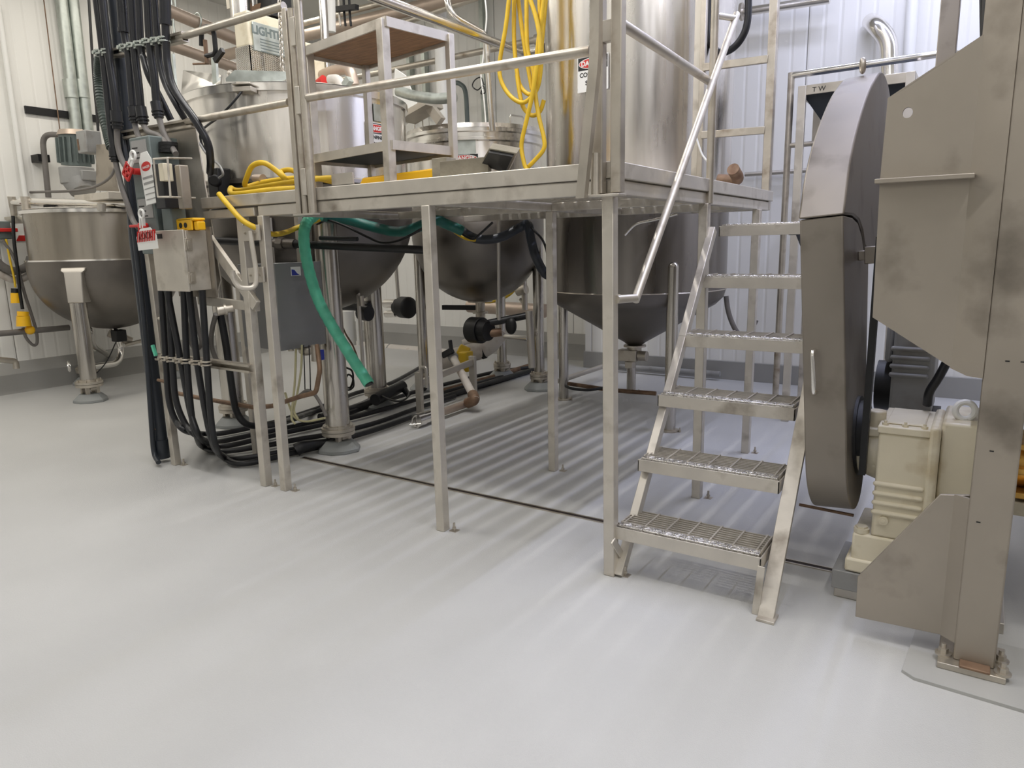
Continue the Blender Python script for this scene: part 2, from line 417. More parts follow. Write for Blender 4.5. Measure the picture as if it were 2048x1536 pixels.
# ------------------------------------------------------------------ vessels
def arc(r, z0, depth, n=14, rmin=0.):
    "profile of a dished bottom from radius r at z0 going down by depth"
    out = []
    for k in range(n+1):
        t = math.pi/2*k/n
        out.append((max(r*math.cos(t), rmin), z0-depth*math.sin(t)))
    return out
def plinth(x, y, w, h, root, name='coated_foot'):
    mb = MB(); R = []
    for z, s in ((0, 1.0), (h*.35, .97), (h, .62)):
        R.append([(x+w*s*math.cos(a)*(1+.06*math.sin(5*a)), y+w*s*math.sin(a)*(1+.05*math.cos(3*a)), z) for a in [2*math.pi*k/9 for k in range(9)]])
    mb.rings(R); return obj(name, mb, 'concrete', root, .006)
def kettle_leg(x, y, ztop, r, root, fz=.17, fr=.125, mtl='leg'):
    l = obj('leg', MB().cyl((x, y, fz), (x, y, ztop), r, seg=28), mtl, root)
    mb = MB().cyl((x, y, fz-.012), (x, y, fz+.012), fr, seg=28).cyl((x, y, fz-.042), (x, y, fz-.016), fr*.98, seg=28)
    mb.cyl((x, y, fz+.01), (x, y, fz+.03), r*1.25, seg=28)
    for k in range(6):
        a = k*math.pi/3+.3; c = (x+fr*.82*math.cos(a), y+fr*.82*math.sin(a), fz+.012); mb.bolt(c, (0, 0, 1), .012, .012)
    obj('flange', mb, 'rail', l)
    fb = MB()
    for sx, sy in ((-1, -1), (1, -1), (1, 1), (-1, 1)): fb.box(x+sx*.05-.016, x+sx*.05+.016, y+sy*.05-.016, y+sy*.05+.016, .07, fz-.04)
    fb.box(x-.075, x+.075, y-.03, y+.03, fz-.075, fz-.055)
    obj('load_foot', fb, 'rail', l)
    obj('coated_foot', plinth_mb(x, y, .165, .085), 'concrete', l, .006)
    return l
def plinth_mb(x, y, w, h):
    mb = MB(); R = []
    for z, s in ((0, 1.0), (h*.3, .98), (h, .6)):
        R.append([(x+w*s*math.cos(a)*(1+.06*math.sin(5*a)), y+w*s*math.sin(a)*(1+.05*math.cos(3*a)), z) for a in [2*math.pi*k/9+.2 for k in range(9)]])
    return mb.rings(R)
def on_cyl(c, R, px, py, off=.004):
    d = ray(px, py); ox, oy = CAM.x-c[0], CAM.y-c[1]
    a = d.x*d.x+d.y*d.y; b = 2*(ox*d.x+oy*d.y); q = ox*ox+oy*oy-R*R
    t = (-b-math.sqrt(max(0, b*b-4*a*q)))/(2*a); p = CAM+d*t
    n = Vector((p.x-c[0], p.y-c[1], 0)).normalized(); return p+n*off, n
def sign(p, n, w, h, lines, label, root_cat='sign', head=True):
    "safety sign plate: red oval on black over lines of black text"
    n = Vector(n).normalized(); xd = Vector((0, 0, 1)).cross(n).normalized(); yd = Vector((0, 0, 1)); p = Vector(p)
    r = thing('danger_sign', p, label, 'sign', 'danger signs on the tanks')
    def rect(cx, cy, ww, hh, off, t=.001):
        q = [p + xd*(cx+i*ww/2) + yd*(cy+j*hh/2) + n*off for i, j in ((-1, -1), (1, -1), (1, 1), (-1, 1))]
        return MB().plate(q, n*t)
    obj('plate', rect(0, 0, w, h, 0, .002), 'white', r)
    hh = h*.36; cy = h/2-hh/2-.006
    obj('black_band', rect(0, cy, w-.012, hh, .002), 'dark', r)
    def oval(a, b_, off): return MB().plate([p + xd*a*math.cos(2*math.pi*k/32) + yd*(cy+b_*math.sin(2*math.pi*k/32)) + n*off for k in range(32)], n*.001)
    obj('oval_border', oval(w*.455, hh*.43, .003), 'white', r)
    obj('red_oval', oval(w*.43, hh*.37, .004), 'red', r)
    obj('lettering', MB().txt('DANGER', p + yd*(cy-hh*.17) + n*.0055, xd, yd, w*.185, .0006, bold=.0015), 'white', r, label='white DANGER lettering')
    y0 = cy-hh/2
    n_ = len(lines)
    for k, s in enumerate(lines): obj('lettering', MB().txt(s, p + yd*(y0-(k+.8)*(h*.56/max(n_, 2.4))) + n*.003, xd, yd, w*.17, .0006, bold=.001), 'dark', r, label='black lettering below the red oval')
    return r

# -- K2: large jacketed kettle standing through the platform
K2, R2 = (-3.35, 1.28), .835
v = thing('jacketed_kettle', (K2[0], K2[1], 0), 'largest jacketed steel mixing kettle, left of the step stand, sunk through the platform', 'kettle')
obj('body', MB().lathe(K2, [(R2, 1.98), (R2, 2.575)], 72), 'tank', v)
obj('rim', MB().lathe(K2, [(R2-.02, 2.57), (R2+.02, 2.565), (R2+.022, 2.615), (R2-.03, 2.62)], 72), 'shiny', v)
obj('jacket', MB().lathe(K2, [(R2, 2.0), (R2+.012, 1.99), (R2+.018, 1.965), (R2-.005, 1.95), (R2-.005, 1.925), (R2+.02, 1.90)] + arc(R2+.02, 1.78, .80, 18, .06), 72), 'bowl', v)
lid = MB().lathe(K2, [(R2+.01, 2.622), (R2-.15, 2.66), (.0, 2.69)], 64)
obj('lid', lid, 'tank', v)
for x, y in ((-2.66, .83), (-4.07, .93), (-3.43, 2.05)): kettle_leg(x, y, 1.75, .09, v)
# seam, hatch hinge and sensor bracket at the rim
p, n = on_cyl(K2, R2, 497, 183)
obj('rim_bracket', MB().bar(p+n*.0+Vector((0, 0, .03)), p+n*.10+Vector((0, 0, .03)), .13, .008).bar(p+n*.0, p+n*.09-Vector((0, 0, .0)), .13, .03).plate([p+Vector((-.05, -.05, .06)), p+Vector((.05, .05, .06)), p+Vector((.05, .05, -.02)), p+Vector((-.05, -.05, -.02))], n*.012), 'frame', v, .002)
tail = on_cyl(K2, R2, 408, 265)[0]
q = p+n*.07
obj('sensor_cable', MB().tube(spline([q, at(470, 200, Y=q.y-.05), at(440, 232, Y=q.y-.1), tail+Vector((0, -.02, 0)), tail+Vector((-.02, .0, -.12))]), .008), 'black', v)
# overflow guard plate: tilted splash panel on the left of the rim
a_, b_, c_, d_ = at(362, 190, Y=.62), at(440, 173, Y=.55), at(468, 120, Y=.8), at(362, 138, Y=.9)
obj('splash_panel', MB().plate([a_, b_, at(442, 150, Y=.62), at(366, 140, Y=.85)], Vector((.0, .012, .0))), 'shiny', v)
for a_, b_, w_ in ((at(432, 172, Y=.6), at(428, 105, Y=.6), .05), (at(352, 190, Y=.6), at(346, 108, Y=.6), .02)): obj('splash_post', MB().bar(a_, b_, w_, .02), 'galv', v)
# hatch hardware on the lid
obj('hatch_plate', MB().plate([at(452, 163, Z=2.64), at(560, 163, Z=2.64), at(600, 150, Z=2.69), at(470, 146, Z=2.69)], Vector((0, 0, .02))), 'galv', v)
h0, h1 = at(462, 147, Y=1.0), at(500, 158, Y=1.0)
obj('gas_spring', MB().cyl(h0, h1, .022).cyl(at(455, 152, Y=.98), h0, .012).sphere(h0, .028), 'dull', v)
vp_ = at(428, 372, Y=.36)
obj('level_switch', MB().box(vp_.x-.07, vp_.x+.05, .36, .50, vp_.z-.16, vp_.z+.12).cyl((vp_.x+.03, .36, vp_.z+.03), (vp_.x+.09, .30, vp_.z+.03), .04), 'dark', v, .01, label='black level switch housing on the kettle side')
obj('level_switch_cable', MB().tube(spline([at(398, 285, Y=.3), at(415, 310, Y=.3), at(438, 330, Y=.28), at(446, 348, Y=.28), at(438, 356, Y=.3)]), .008), 'grey', v)
# data plate beside the sign
p, n = on_cyl(K2, R2, 760, 227); xd = Vector((0, 0, 1)).cross(n)
obj('data_plate', MB().plate([p+xd*i*.075+Vector((0, 0, j*.06)) for i, j in ((-1, -1), (1, -1), (1, 1), (-1, 1))], n*.004), 'galv', v)
p, n = on_cyl(K2, R2, 752, 274)
sign(p, n, .20, .20, ['CONFINED', 'SPACE'], 'small danger sign on the large kettle, half hidden by the step stand')

# -- K3: smaller kettle behind
K3, R3 = (-3.083, 3.279), .665
v = thing('jacketed_kettle', (K3[0], K3[1], 0), 'smaller domed-bottom kettle in the middle behind the step stand', 'kettle')
obj('body', MB().lathe(K3, [(R3, 1.85), (R3, 2.46)], 64), 'tank', v)
obj('rim', MB().lathe(K3, [(R3, 2.44), (R3+.03, 2.45), (R3+.03, 2.475), (R3+.012, 2.48), (R3+.012, 2.52), (R3+.045, 2.525), (R3+.045, 2.555), (R3-.02, 2.56)], 64), 'shiny', v)
obj('lid', MB().lathe(K3, [(R3+.03, 2.56), (R3+.02, 2.60), (R3-.05, 2.61), (0, 2.63)], 64), 'tank', v)
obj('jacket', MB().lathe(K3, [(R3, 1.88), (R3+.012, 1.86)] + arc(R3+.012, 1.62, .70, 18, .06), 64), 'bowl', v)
for px in (838, 1033):
    p, n = on_cyl(K3, R3-.03, px, 248); t = Vector((0, 0, 1)).cross(n); z0 = 2.60
    p.z = z0
    obj('lid_handle', MB().tube(fillet([p-t*.08, p-t*.08+Vector((0, 0, .08)), p+t*.08+Vector((0, 0, .08)), p+t*.08], .02), .008), 'shiny', v)
for dx, dy in ((.58, .22), (-.50, -.36), (-.15, .60)):
    kettle_leg(K3[0]+dx, K3[1]+dy, 1.75, .055, v, .16, .10)
out = MB().cyl((K3[0], K3[1], .70), (K3[0], K3[1], .94), .05).cyl((K3[0], K3[1], .92), (K3[0], K3[1], .945), .13).cyl((K3[0], K3[1], .80), (K3[0], K3[1], .82), .08)
obj('outlet', out, 'rail', v)
obj('outlet_bracket', MB().bar((K3[0]-.42, K3[1]-.1, .86), (K3[0], K3[1], .86), .05, .05), 'black', v)
p, n = on_cyl(K3, R3, 932, 292); xd = Vector((0, 0, 1)).cross(n)
obj('data_plate', MB().plate([p+xd*i*.09+Vector((0, 0, j*.075)) for i, j in ((-1, -1), (1, -1), (1, 1), (-1, 1))], n*.004), 'galv', v)
p, n = on_cyl(K3, R3, 930, 330)
sign(p, n, .26, .20, ['CONFINED', 'SPACE'], 'danger sign on the smaller kettle behind the loose boards')

# -- T: tall tank with cone bottom
TC, RT_ = (-1.242, 3.074), .765
v = thing('cone_bottom_tank', (TC[0], TC[1], 0), 'tall polished cylindrical tank with a cone bottom behind the stairs', 'tank')
obj('lower_shell', MB().lathe(TC, [(RT_, 1.10), (RT_, 1.80)], 80), 'lower', v)  # split off at deck level; shade below is in its colour
obj('shell', MB().lathe(TC, [(RT_, 1.80), (RT_+.004, 1.81), (RT_+.004, 4.2), (RT_-.2, 4.35), (0, 4.4)], 80), 'tank', v)
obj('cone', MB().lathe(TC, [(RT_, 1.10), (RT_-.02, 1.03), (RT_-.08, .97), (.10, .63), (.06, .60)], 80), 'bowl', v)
obj('weld_seam', MB().lathe(TC, [(RT_+.002, 1.095), (RT_+.006, 1.10), (RT_+.002, 1.105)], 80), 'rail', v)
ol = MB().cyl((TC[0], TC[1], .5), (TC[0], TC[1], .62), .06).cyl((TC[0], TC[1], .585), (TC[0], TC[1], .60), .10)
o = obj('outlet', ol, 'rail', v)
obj('butterfly_valve', MB().box(TC[0]-.13, TC[0]+.05, TC[1]-.09, TC[1]+.02, .46, .56).cyl((TC[0]+.05, TC[1]-.03, .51), (TC[0]+.13, TC[1]-.03, .51), .045).box(TC[0]-.05, TC[0]+.02, TC[1]-.1, TC[1]-.02, .40, .46), 'rail', v, .004)
for a in (-41, 62, 116, 172):
    r_ = .80; x, y = TC[0]+r_*math.cos(math.radians(a)), TC[1]+r_*math.sin(math.radians(a)); zt = 1.30
    if a == -41: x, y = -.70, 2.545
    mb = MB().cyl((x, y, .0), (x, y, zt), .046, seg=24); mb.sphere((x, y, zt), .046)
    l = obj('leg', mb, 'leg', v)
    obj('foot_plate', MB().cyl((x, y, 0), (x, y, .012), .075).bolt((x+.085, y, 0), (0, 0, 1), .01, .02), 'rail', l)
p, n = on_cyl(TC, RT_, 1187, 147, .01)
sign(p, n, .26, .25, ['CONFINED', 'SPACE', 'ENTRY BY PERMIT ONLY'][:2], 'danger sign on the tall tank behind the rail posts')
# rub strip and conduit bracket on the tank's right
obj('cable_tray', MB().bar((-.56, 2.58, 1.84), (-.56, 2.58, 3.4), .05, .035, (0, 1, 0)), 'frame', v, .003)

# -- K1: kettle by the left wall
K1, R1 = (-6.83, 1.42), .73
v = thing('mixing_kettle', (K1[0], K1[1], 0), 'round-bottomed steel kettle by the left wall with an agitator bridge across its rim', 'kettle')
obj('body', MB().lathe(K1, [(R1-.02, 1.43), (R1-.02, 1.93)], 64), 'darker_tank', v)
obj('rim', MB().lathe(K1, [(R1-.03, 1.915), (R1+.008, 1.915), (R1+.008, 1.95), (R1-.03, 1.955)], 64), 'shiny', v)
obj('jacket', MB().lathe(K1, [(R1-.02, 1.445), (R1+.015, 1.435)] + arc(R1+.015, 1.36, .685, 18, .06), 64), 'bowl', v)
obj('jacket_ring', MB().lathe(K1, [(R1-.02, 1.45), (R1+.02, 1.448), (R1+.022, 1.432), (R1-.01, 1.428)], 64), 'shiny', v)
obj('lid', MB().lathe(K1, [(R1, 1.955), (R1-.1, 1.975), (0, 1.99)], 48), 'tank', v)
lx, ly = -6.34, .84
l = kettle_leg(lx, ly, 1.02, .078, v, .20, .13)
mb = MB(); bz = [(.11, .115, 1.385), (.11, .115, 1.36), (.085, .10, 1.34), (.085, .12, 1.02)]
d = Vector((K1[0]-lx, K1[1]-ly, 0)).normalized(); s_ = Vector((0, 0, 1)).cross(d)
mb.rings([[Vector((lx, ly, z)) + s_*i*w + d*(j*dd+.02) for i, j in ((-1, -1), (1, -1), (1, 2.2), (-1, 2.2))] for w, dd, z in ((.075, .075, 1.02), (.085, .055, 1.32), (.115, .05, 1.34), (.115, .03, 1.37))])
obj('leg_bracket', mb, 'dull', v, .008)
for x, y in ((-6.88, 2.05), (-7.42, 1.35)):
    kettle_leg(x, y, 1.1, .075, v, .18, .12)
# bridge: two tubes and uprights over the lid
yb = .95
for dy in (0, .13):
    a0, a1 = Vector((-7.45, yb-.12+dy, 2.11)), Vector((-6.0, 1.55+dy, 2.02))
obj('bridge_tube', MB().cyl(at(24, 405, Y=.95), at(292, 413, Y=1.5), .034), 'shiny', v)
obj('bridge_tube', MB().cyl(at(42, 402, Y=.85), at(292, 409, Y=1.35), .034), 'shiny', v)
obj('bridge_upright', MB().cyl(at(22, 393, Y=.95), at(28, 445, Y=.95), .042), 'rail', v)
obj('bridge_upright', MB().cyl(at(50, 393, Y=.85), at(66, 520, Y=.85), .042), 'rail', v)
obj('bridge_shelf', MB().plate([at(8, 438, Y=.85), at(38, 435, Y=.8), at(60, 447, Y=.8), at(24, 447, Y=.85)], Vector((0, 0, .02))).plate([at(34, 435, Y=.82), at(84, 435, Y=.82), at(86, 446, Y=.82), at(62, 446, Y=.82)], Vector((0, .03, 0))), 'rail', v)
obj('lid_knob', MB().cyl(at(99, 418, Y=1.0), at(99, 403, Y=1.0), .055).cyl(at(99, 406, Y=1.0), at(99, 401, Y=1.0), .06), 'dark', v)
for px in (118, 203): obj('lid_port', MB().cyl(at(px, 421, Y=1.1), at(px, 407, Y=1.1), .04), 'dull', v)
obj('lid_clamp', MB().box(*(lambda p: (p.x-.3, p.x+.05, p.y-.05, p.y+.05, p.z-.02, p.z+.02))(at(105, 420, Y=.9))), 'galv', v, .004)
# outlet pipe under the bowl
o0 = Vector((K1[0]+.1, K1[1]+.02, .7))
obj('outlet_pipe', MB().tube(fillet([(K1[0], K1[1], .70), at(244, 700, Y=1.5), at(236, 727, Y=1.4), at(172, 735, Y=1.0)], .14, 10), .035), 'shiny', v)
obj('drain_bend', MB().tube(fillet([at(152, 650, Y=1.15), at(180, 655, Y=1.2), at(185, 690, Y=1.3), at(225, 716, Y=1.8), at(262, 712, Y=2.0)], .12, 8), .032), 'shiny', v)
c = at(238, 672, Y=1.42)
obj('outlet_actuator', MB().box(c.x-.06, c.x+.06, c.y-.06, c.y+.06, c.z-.06, c.z+.07), 'dark', v, .01)
c = at(138, 733, Y=.95)
obj('outlet_cap', MB().disc(c, (-.4, -.9, 0), .05, .03).torus(c, (-.4, -.9, 0), .05, .012), 'shiny', v)
obj('outlet_fitting', MB().cyl(at(218, 665, Y=1.4), at(262, 683, Y=1.6), .05).cyl(at(250, 690, Y=1.5), at(290, 680, Y=1.7), .02), 'rail', v)
obj('float_cable', MB().tube(spline([at(233, 682, Y=1.4), at(212, 725, Y=1.1), at(182, 757, Y=.85)]), .006), 'black', v)
obj('sticker', MB().plate([at(257, 451, Y=.80), at(266, 451, Y=.86), at(271, 487, Y=.86), at(261, 487, Y=.80)], Vector((.002, -.002, 0))), 'white', v)
# ------------------------------------------------------------------ machine on the right
mf = thing('machine_frame', (1.3, .05, 0), 'tall grey steel machine frame with an anchored column at the right edge', 'machine frame')
hx, hz, hr = 1.062, 1.899, .015
def circ(a0, a1, n=10): return [(hx+hr*math.cos(math.radians(a0+(a1-a0)*k/n)), hz+hr*1.15*math.sin(math.radians(a0+(a1-a0)*k/n))) for k in range(n+1)]
def yplate(poly, y, t): return MB().plate([(x, y, z) for x, z in poly], (0, t, 0))
ze = 1.946+(hx-1.0)*(2.10-1.946)/.255
zb = 1.222-(hx-1.004)*(1.222-1.055)/.262
left = [(1.0, 1.946), (.995, 1.69), (1.004, 1.222), (hx, zb)] + circ(270, 90)[0:] + [(hx, ze)]
right = [(hx, zb), (1.268, 1.055), (1.264, 1.578), (1.262, 3.3), (1.255, 2.10), (hx, ze)] + circ(90, -90)
mb = yplate(left, .0, .012); b2 = yplate([(hx, zb), (1.268, 1.053), (1.264, 1.578), (1.256, 2.103), (hx, ze)] + circ(90, -90), .0, .012)
obj('side_panel', mb, 'sheet', mf); obj('side_panel', b2, 'sheet', mf)
obj('edge_flange', MB().plate([(1.0, 0, 1.946), (1.256, 0, 2.103), (1.256, .06, 2.103), (1.0, .06, 1.946)], (0, 0, .006)), 'sheet', mf)
obj('column_web', MB().plate([(1.250, .002, 1.06), (1.250, .002, 3.3), (1.30, -.02, 3.3), (1.345, -.05, 3.3), (1.345, -.05, 1.04), (1.30, -.018, 1.04)], (.003, .014, 0)), 'sheet', mf)
obj('column', MB().box(1.345, 1.468, -.05, .10, .035, 3.3), 'sheet', mf, .006)
obj('column_flange', MB().box(1.468, 1.62, .06, .09, 1.2, 3.3), 'sheet', mf, .003)
obj('rib', MB().box(.985, 1.268, -.055, .0, 1.675, 1.69), 'sheet', mf, .002)
obj('gusset', yplate([(1.022, .08), (1.30, .09), (1.345, .092), (1.345, .625), (1.258, .612), (1.02, .243)], .0, .014), 'sheet', mf, .002)
obj('gusset_flange', MB().plate([(1.30, .0, .09), (1.345, -.04, .092), (1.345, -.04, .625), (1.30, 0, .62)], (.003, .01, 0)), 'sheet', mf)
obj('skid', MB().box(.90, 1.5, .30, .62, .0, .045), 'dull', mf, .003)
obj('skid', MB().box(1.36, 1.46, .1, 1.2, .02, .12), 'sheet', mf, .003)
bp = obj('base_plate', MB().box(1.30, 1.50, -.095, .12, .012, .035), 'rail', mf, .003)
obj('base_chair', MB().box(1.365, 1.455, -.10, -.05, .035, .045), 'rust', mf, .003)
for x, y in ((1.315, -.03), (1.49, -.065), (1.485, .02)):
    obj('anchor_bolt', MB().cyl((x, y, .035), (x, y, .042), .026).bolt((x, y, .042), (0, 0, 1), .016, .018), 'rail', mf)
for z, x in ((1.10, 1.40), (1.10, 1.44), (.80, 1.385), (.55, 1.37)):
    obj('scratch', MB().box(x, x+.012, -.0515, -.05, z, z+.004), 'dark', mf)
struct('trim_1', MB().plate([(1.20, -.17, .0), (1.24, -.20, 0), (1.62, -.22, 0), (1.66, .2, 0), (1.22, .2, 0)], (0, 0, .012)), 'epoxy_patch')

# -- belt guard
gx0, gx1, gb = .79, .947, .37
bg = thing('belt_guard', (.868, .45, gb), 'tall grey belt guard box with rounded top and bottom and a pull handle', 'belt guard')
def xprism(poly, x0, x1): return MB().plate([(x0, y, z) for y, z in poly], (x1-x0, 0, 0))
def carc(cy, cz, r, a0, a1, n=16): return [(cy+r*math.cos(math.radians(a0+(a1-a0)*k/n)), cz+r*math.sin(math.radians(a0+(a1-a0)*k/n))) for k in range(n+1)]
low = [(.20, 1.58)] + carc(.45, .605, .25, 180, 360, 20) + [(.86, 1.40), (.72, 1.44), (.66, 1.505), (.56, 1.555), (.42, 1.575)]
obj('lower_cover', xprism(low, gx0, gx1), 'guard', bg, .006)
upp = [p[:2] for p in (q.to_tuple() for q in spline([(.193, 1.583, 0), (.34, 1.77, 0), (.54, 1.93, 0), (.84, 2.105, 0), (1.09, 2.215, 0), (1.36, 2.30, 0), (1.58, 2.29, 0), (1.72, 2.22, 0), (1.78, 2.08, 0), (1.78, 1.8, 0)], 5))] + [(1.70, 1.44), (1.1, 1.40), (.88, 1.42), (.73, 1.46), (.67, 1.525), (.57, 1.568), (.42, 1.585)]
obj('upper_cover', xprism(upp, gx0-.004, gx1+.004), 'guard', bg, .008)
obj('handle', MB().tube(fillet([(.836, .20, 1.07), (.836, .155, 1.07), (.838, .155, .90), (.838, .20, .90)], .03), .009), 'shiny', bg)
obj('latch', MB().box(gx1, gx1+.05, .55, .62, 1.40, 1.44).box(gx1+.03, gx1+.1, .50, .54, 1.385, 1.455), 'sheet', bg, .003)
obj('lifting_lug', MB().torus((.875, 1.28, 2.33), (1, .3, 0), .028, .011), 'rail', bg)
obj('guard_back', MB().cyl((gx1, .5, .66), (gx1+.012, .5, .66), .17).cyl((gx1+.012, .5, .66), (gx1+.04, .5, .66), .15), 'dark', bg, label='black pulley disc on the side of the guard')
bg.rotation_euler.y = -.0747

# -- cream gear reducer
gr = thing('gear_reducer', (1.15, .45, .045), 'cream painted gear reducer with a lifting eye behind the triangular gusset', 'gearbox')
hb = MB(); X0, X1, Y0, Y1 = 1.022, 1.208, .30, .66
hb.box(X0, X1, Y0, Y1, .30, .735)
for z in (.405, .445, .485, .525):
    hb.box(X0-.006, X1-.012, Y0-.010, Y0+.01, z-.012, z+.010)
obj('housing', hb, 'cream', gr, .012)
obj('end_housing', MB().box(X1-.01, 1.235, Y0-.012, Y1, .28, .78).box(1.235, 1.40, Y0+.012, Y1, .25, .80), 'cream', gr, .012)
obj('cover_plate', MB().box(X0-.004, X1-.005, Y0-.006, Y1, .735, .765).box(X0+.02, X1-.03, Y0+.04, Y1-.04, .765, .775), 'cream', gr, .006)
for x in (X0+.02, X0+.09, X1-.03): obj('cover_bolt', MB().bolt((x, Y0+.02, .765), (0, 0, 1), .012, .010), 'cream', gr)
ey = MB().torus((1.303, .40, .835), (.25, -1, .1), .033, .012); ey.cyl((1.303, .40, .79), (1.303, .40, .808), .018)
obj('lifting_eye', ey, 'white', gr)
obj('shaft_hub', MB().cyl((.94, .47, .625), (X0+.01, .47, .625), .105, .135, 32).cyl((.94, .47, .625), (.955, .47, .625), .11), 'cream', gr)
obj('breather', MB().cyl((1.0, .42, .72), (1.0, .42, .80), .035).box(.97, 1.05, .36, .48, .70, .735), 'cream', gr, .006)
obj('foot', MB().box(.955, 1.30, .295, .64, .17, .30).box(.935, 1.3, .285, .6, .13, .19), 'cream', gr, .01)
obj('foot_bolt', MB().cyl((.985, .325, .30), (.985, .325, .318), .03, seg=18).cyl((.985, .325, .318), (.985, .325, .326), .024, seg=6), 'cream', gr)
obj('drain_plug', MB().cyl((1.065, .30, .375), (1.065, .286, .375), .017).cyl((1.065, .286, .375), (1.065, .283, .375), .007, seg=8), 'cream', gr)
obj('base_slab', MB().box(.89, 1.32, .28, .62, .045, .128), 'grey', gr, .004, label='chipped grey base slab')
rod = solo('steel_rod', MB().cyl((.70, .52, .30), (.93, .5, .30), .007), 'rust', 'thin brown rod sticking out under the belt guard beside the gear reducer', 'rod')
# -- grey gear motor behind it
gm = thing('gear_motor', (1.1, .9, .4), 'weathered grey finned gear motor in the shadow behind the cream gearbox', 'motor')
mb = MB(); mb.box(1.0, 1.17, .85, 1.15, .70, 1.12)
for z in (.88, .92, .96, 1.0): mb.box(.99, 1.15, .838, .86, z-.013, z+.011)
obj('housing', mb, 'grey', gm, .012)
obj('neck', MB().cyl((1.06, .95, 1.1), (1.09, .98, 1.26), .075, .05), 'grey', gm)
obj('side_cover', MB().box(.965, 1.0, .87, 1.1, .93, 1.10), 'grey', gm, .015)
obj('stand', MB().box(1.0, 1.2, .9, 1.1, .0, .70), 'dark', gm)
obj('hub', MB().cyl((.93, 1.0, .8), (1.0, 1.0, .8), .12), 'dark', gm)
solo('drive_hose', MB().tube(spline([(1.23, .62, 1.12), (1.235, .62, 1.04), (1.20, .6, .93), (1.17, .60, .86), (1.165, .62, .80)]), .018), 'black', 'thick black hose curving down onto the cream gearbox cover', 'hose')
obj('gap_shade_strip', MB().box(.96, .985, .3, .34, .55, 1.5), 'dark', mf)  # dark strip set in for the shaded gap between guard and panel
obj('unseen_dark_body', MB().box(1.30, 2.6, .12, 2.4, 1.02, 3.3), 'sheet', mf, .01)  # unseen body added so the guard's side reflects something dark
# -- bronze finned motor past the column
bm_ = thing('bronze_motor', (1.6, .35, .5), 'bronze coloured finned drive glimpsed behind the column at the right edge', 'motor')
mb = MB()
for z in (.56, .65, .74): mb.box(1.47, 1.75, .25, .5, z, z+.022)
obj('fins', mb, 'brass', bm_, .003); obj('core', MB().cyl((1.47, .38, .665), (1.75, .38, .665), .095), 'brass', bm_)
obj('bracket', MB().box(1.46, 1.75, .24, .5, .50, .545), 'block', bm_)
# cables by the column top
for dx, lab in ((0, 'thin black cable hanging left of the column top'), (.028, 'thicker black cable hanging against the column top')):
    solo('hanging_cable', MB().tube(spline([(1.2+dx, .25, 3.2), (1.215+dx, .25, 2.5), (1.235+dx*.6, .22, 2.25), (1.262+dx*.2, .2, 2.0)]), .008 if not dx else .02), 'black', lab, 'cable', 'black cables at the column')
# ------------------------------------------------------------------ conduit rack on the left
rk = thing('conduit_rack', (-2.95, 0, 0), 'steel post rack with strut channels and back plate, left of the platform', 'rack')
leg((-3.43, -.02, 0), (-3.46, -.02, 1.62), .05, rk); leg((-2.465, .01, 0), (-2.46, .01, 1.70), .055, rk)
obj('leg', MB().bar((-3.1, .42, 0), (-3.12, .42, 1.3), .045, .045, (0, 1, 0)), 'frame', rk, .003)
obj('back_plate', MB().plate([at(332, 262, Y=.03), at(388, 238, Y=.03), at(441, 560, Y=.03), at(430, 600, Y=.03), at(318, 560, Y=.03)], (0, .008, 0)), 'frame', rk)
obj('brace', MB().bar(at(418, 478, Y=.0), at(513, 612, Y=.0), .03, .07), 'frame', rk, .003)
obj('cross_bar', MB().bar(at(400, 600, Y=.03), at(515, 614, Y=.03), .04, .055), 'frame', rk, .003)
def channel(p0, p1, name='strut_channel', root=rk, holes=0):
    p0, p1 = Vector(p0), Vector(p1); mb = MB(); z = Vector((0, 0, .024)); y = Vector((0, .02, 0))
    mb.bar(p0+y*2, p1+y*2, .006, .054); mb.bar(p0+z+y, p1+z+y, .04, .006); mb.bar(p0-z+y, p1-z+y, .04, .006)
    mb.bar(p0+z-Vector((0, 0, .006)), p1+z-Vector((0, 0, .006)), .006, .012); mb.bar(p0-z+Vector((0, 0, .006)), p1-z+Vector((0, 0, .006)), .006, .012)
    return obj(name, mb, 'rail', root)
SA0, SA1 = Vector((-3.70, -.05, 2.79)), Vector((-2.79, -.05, 2.76))
SB0, SB1 = Vector((-3.59, -.05, 2.275)), Vector((-2.79, -.05, 2.27))
SC0, SC1 = Vector((-3.50, -.045, .785)), Vector((-2.46, -.045, .775))
ca, cb, cc = channel(SA0, SA1), channel(SB0, SB1), channel(SC0, SC1)
def clamp(p, r, ch, mtl='galv'):
    p = Vector(p); mb = MB().torus(p, (0, 0, 1), r+.004, .006, 20, 6)
    mb.torus(p+Vector((0, 0, .02)), (0, 0, 1), r+.004, .006, 20, 6).cyl(p+Vector((-r-.012, -.02, .01)), p+Vector((-r-.012, -.035, .01)), .012, seg=10)
    mb.box(p.x-r-.02, p.x-r+.004, p.y-.02, p.y+.02, p.z-.012, p.z+.032)
    return obj('conduit_clamp', mb, mtl, ch)
CY = -.088
def cpt(px, py, y=CY): return at(px, py, Y=y)
G1 = 'vertical conduits on the rack'
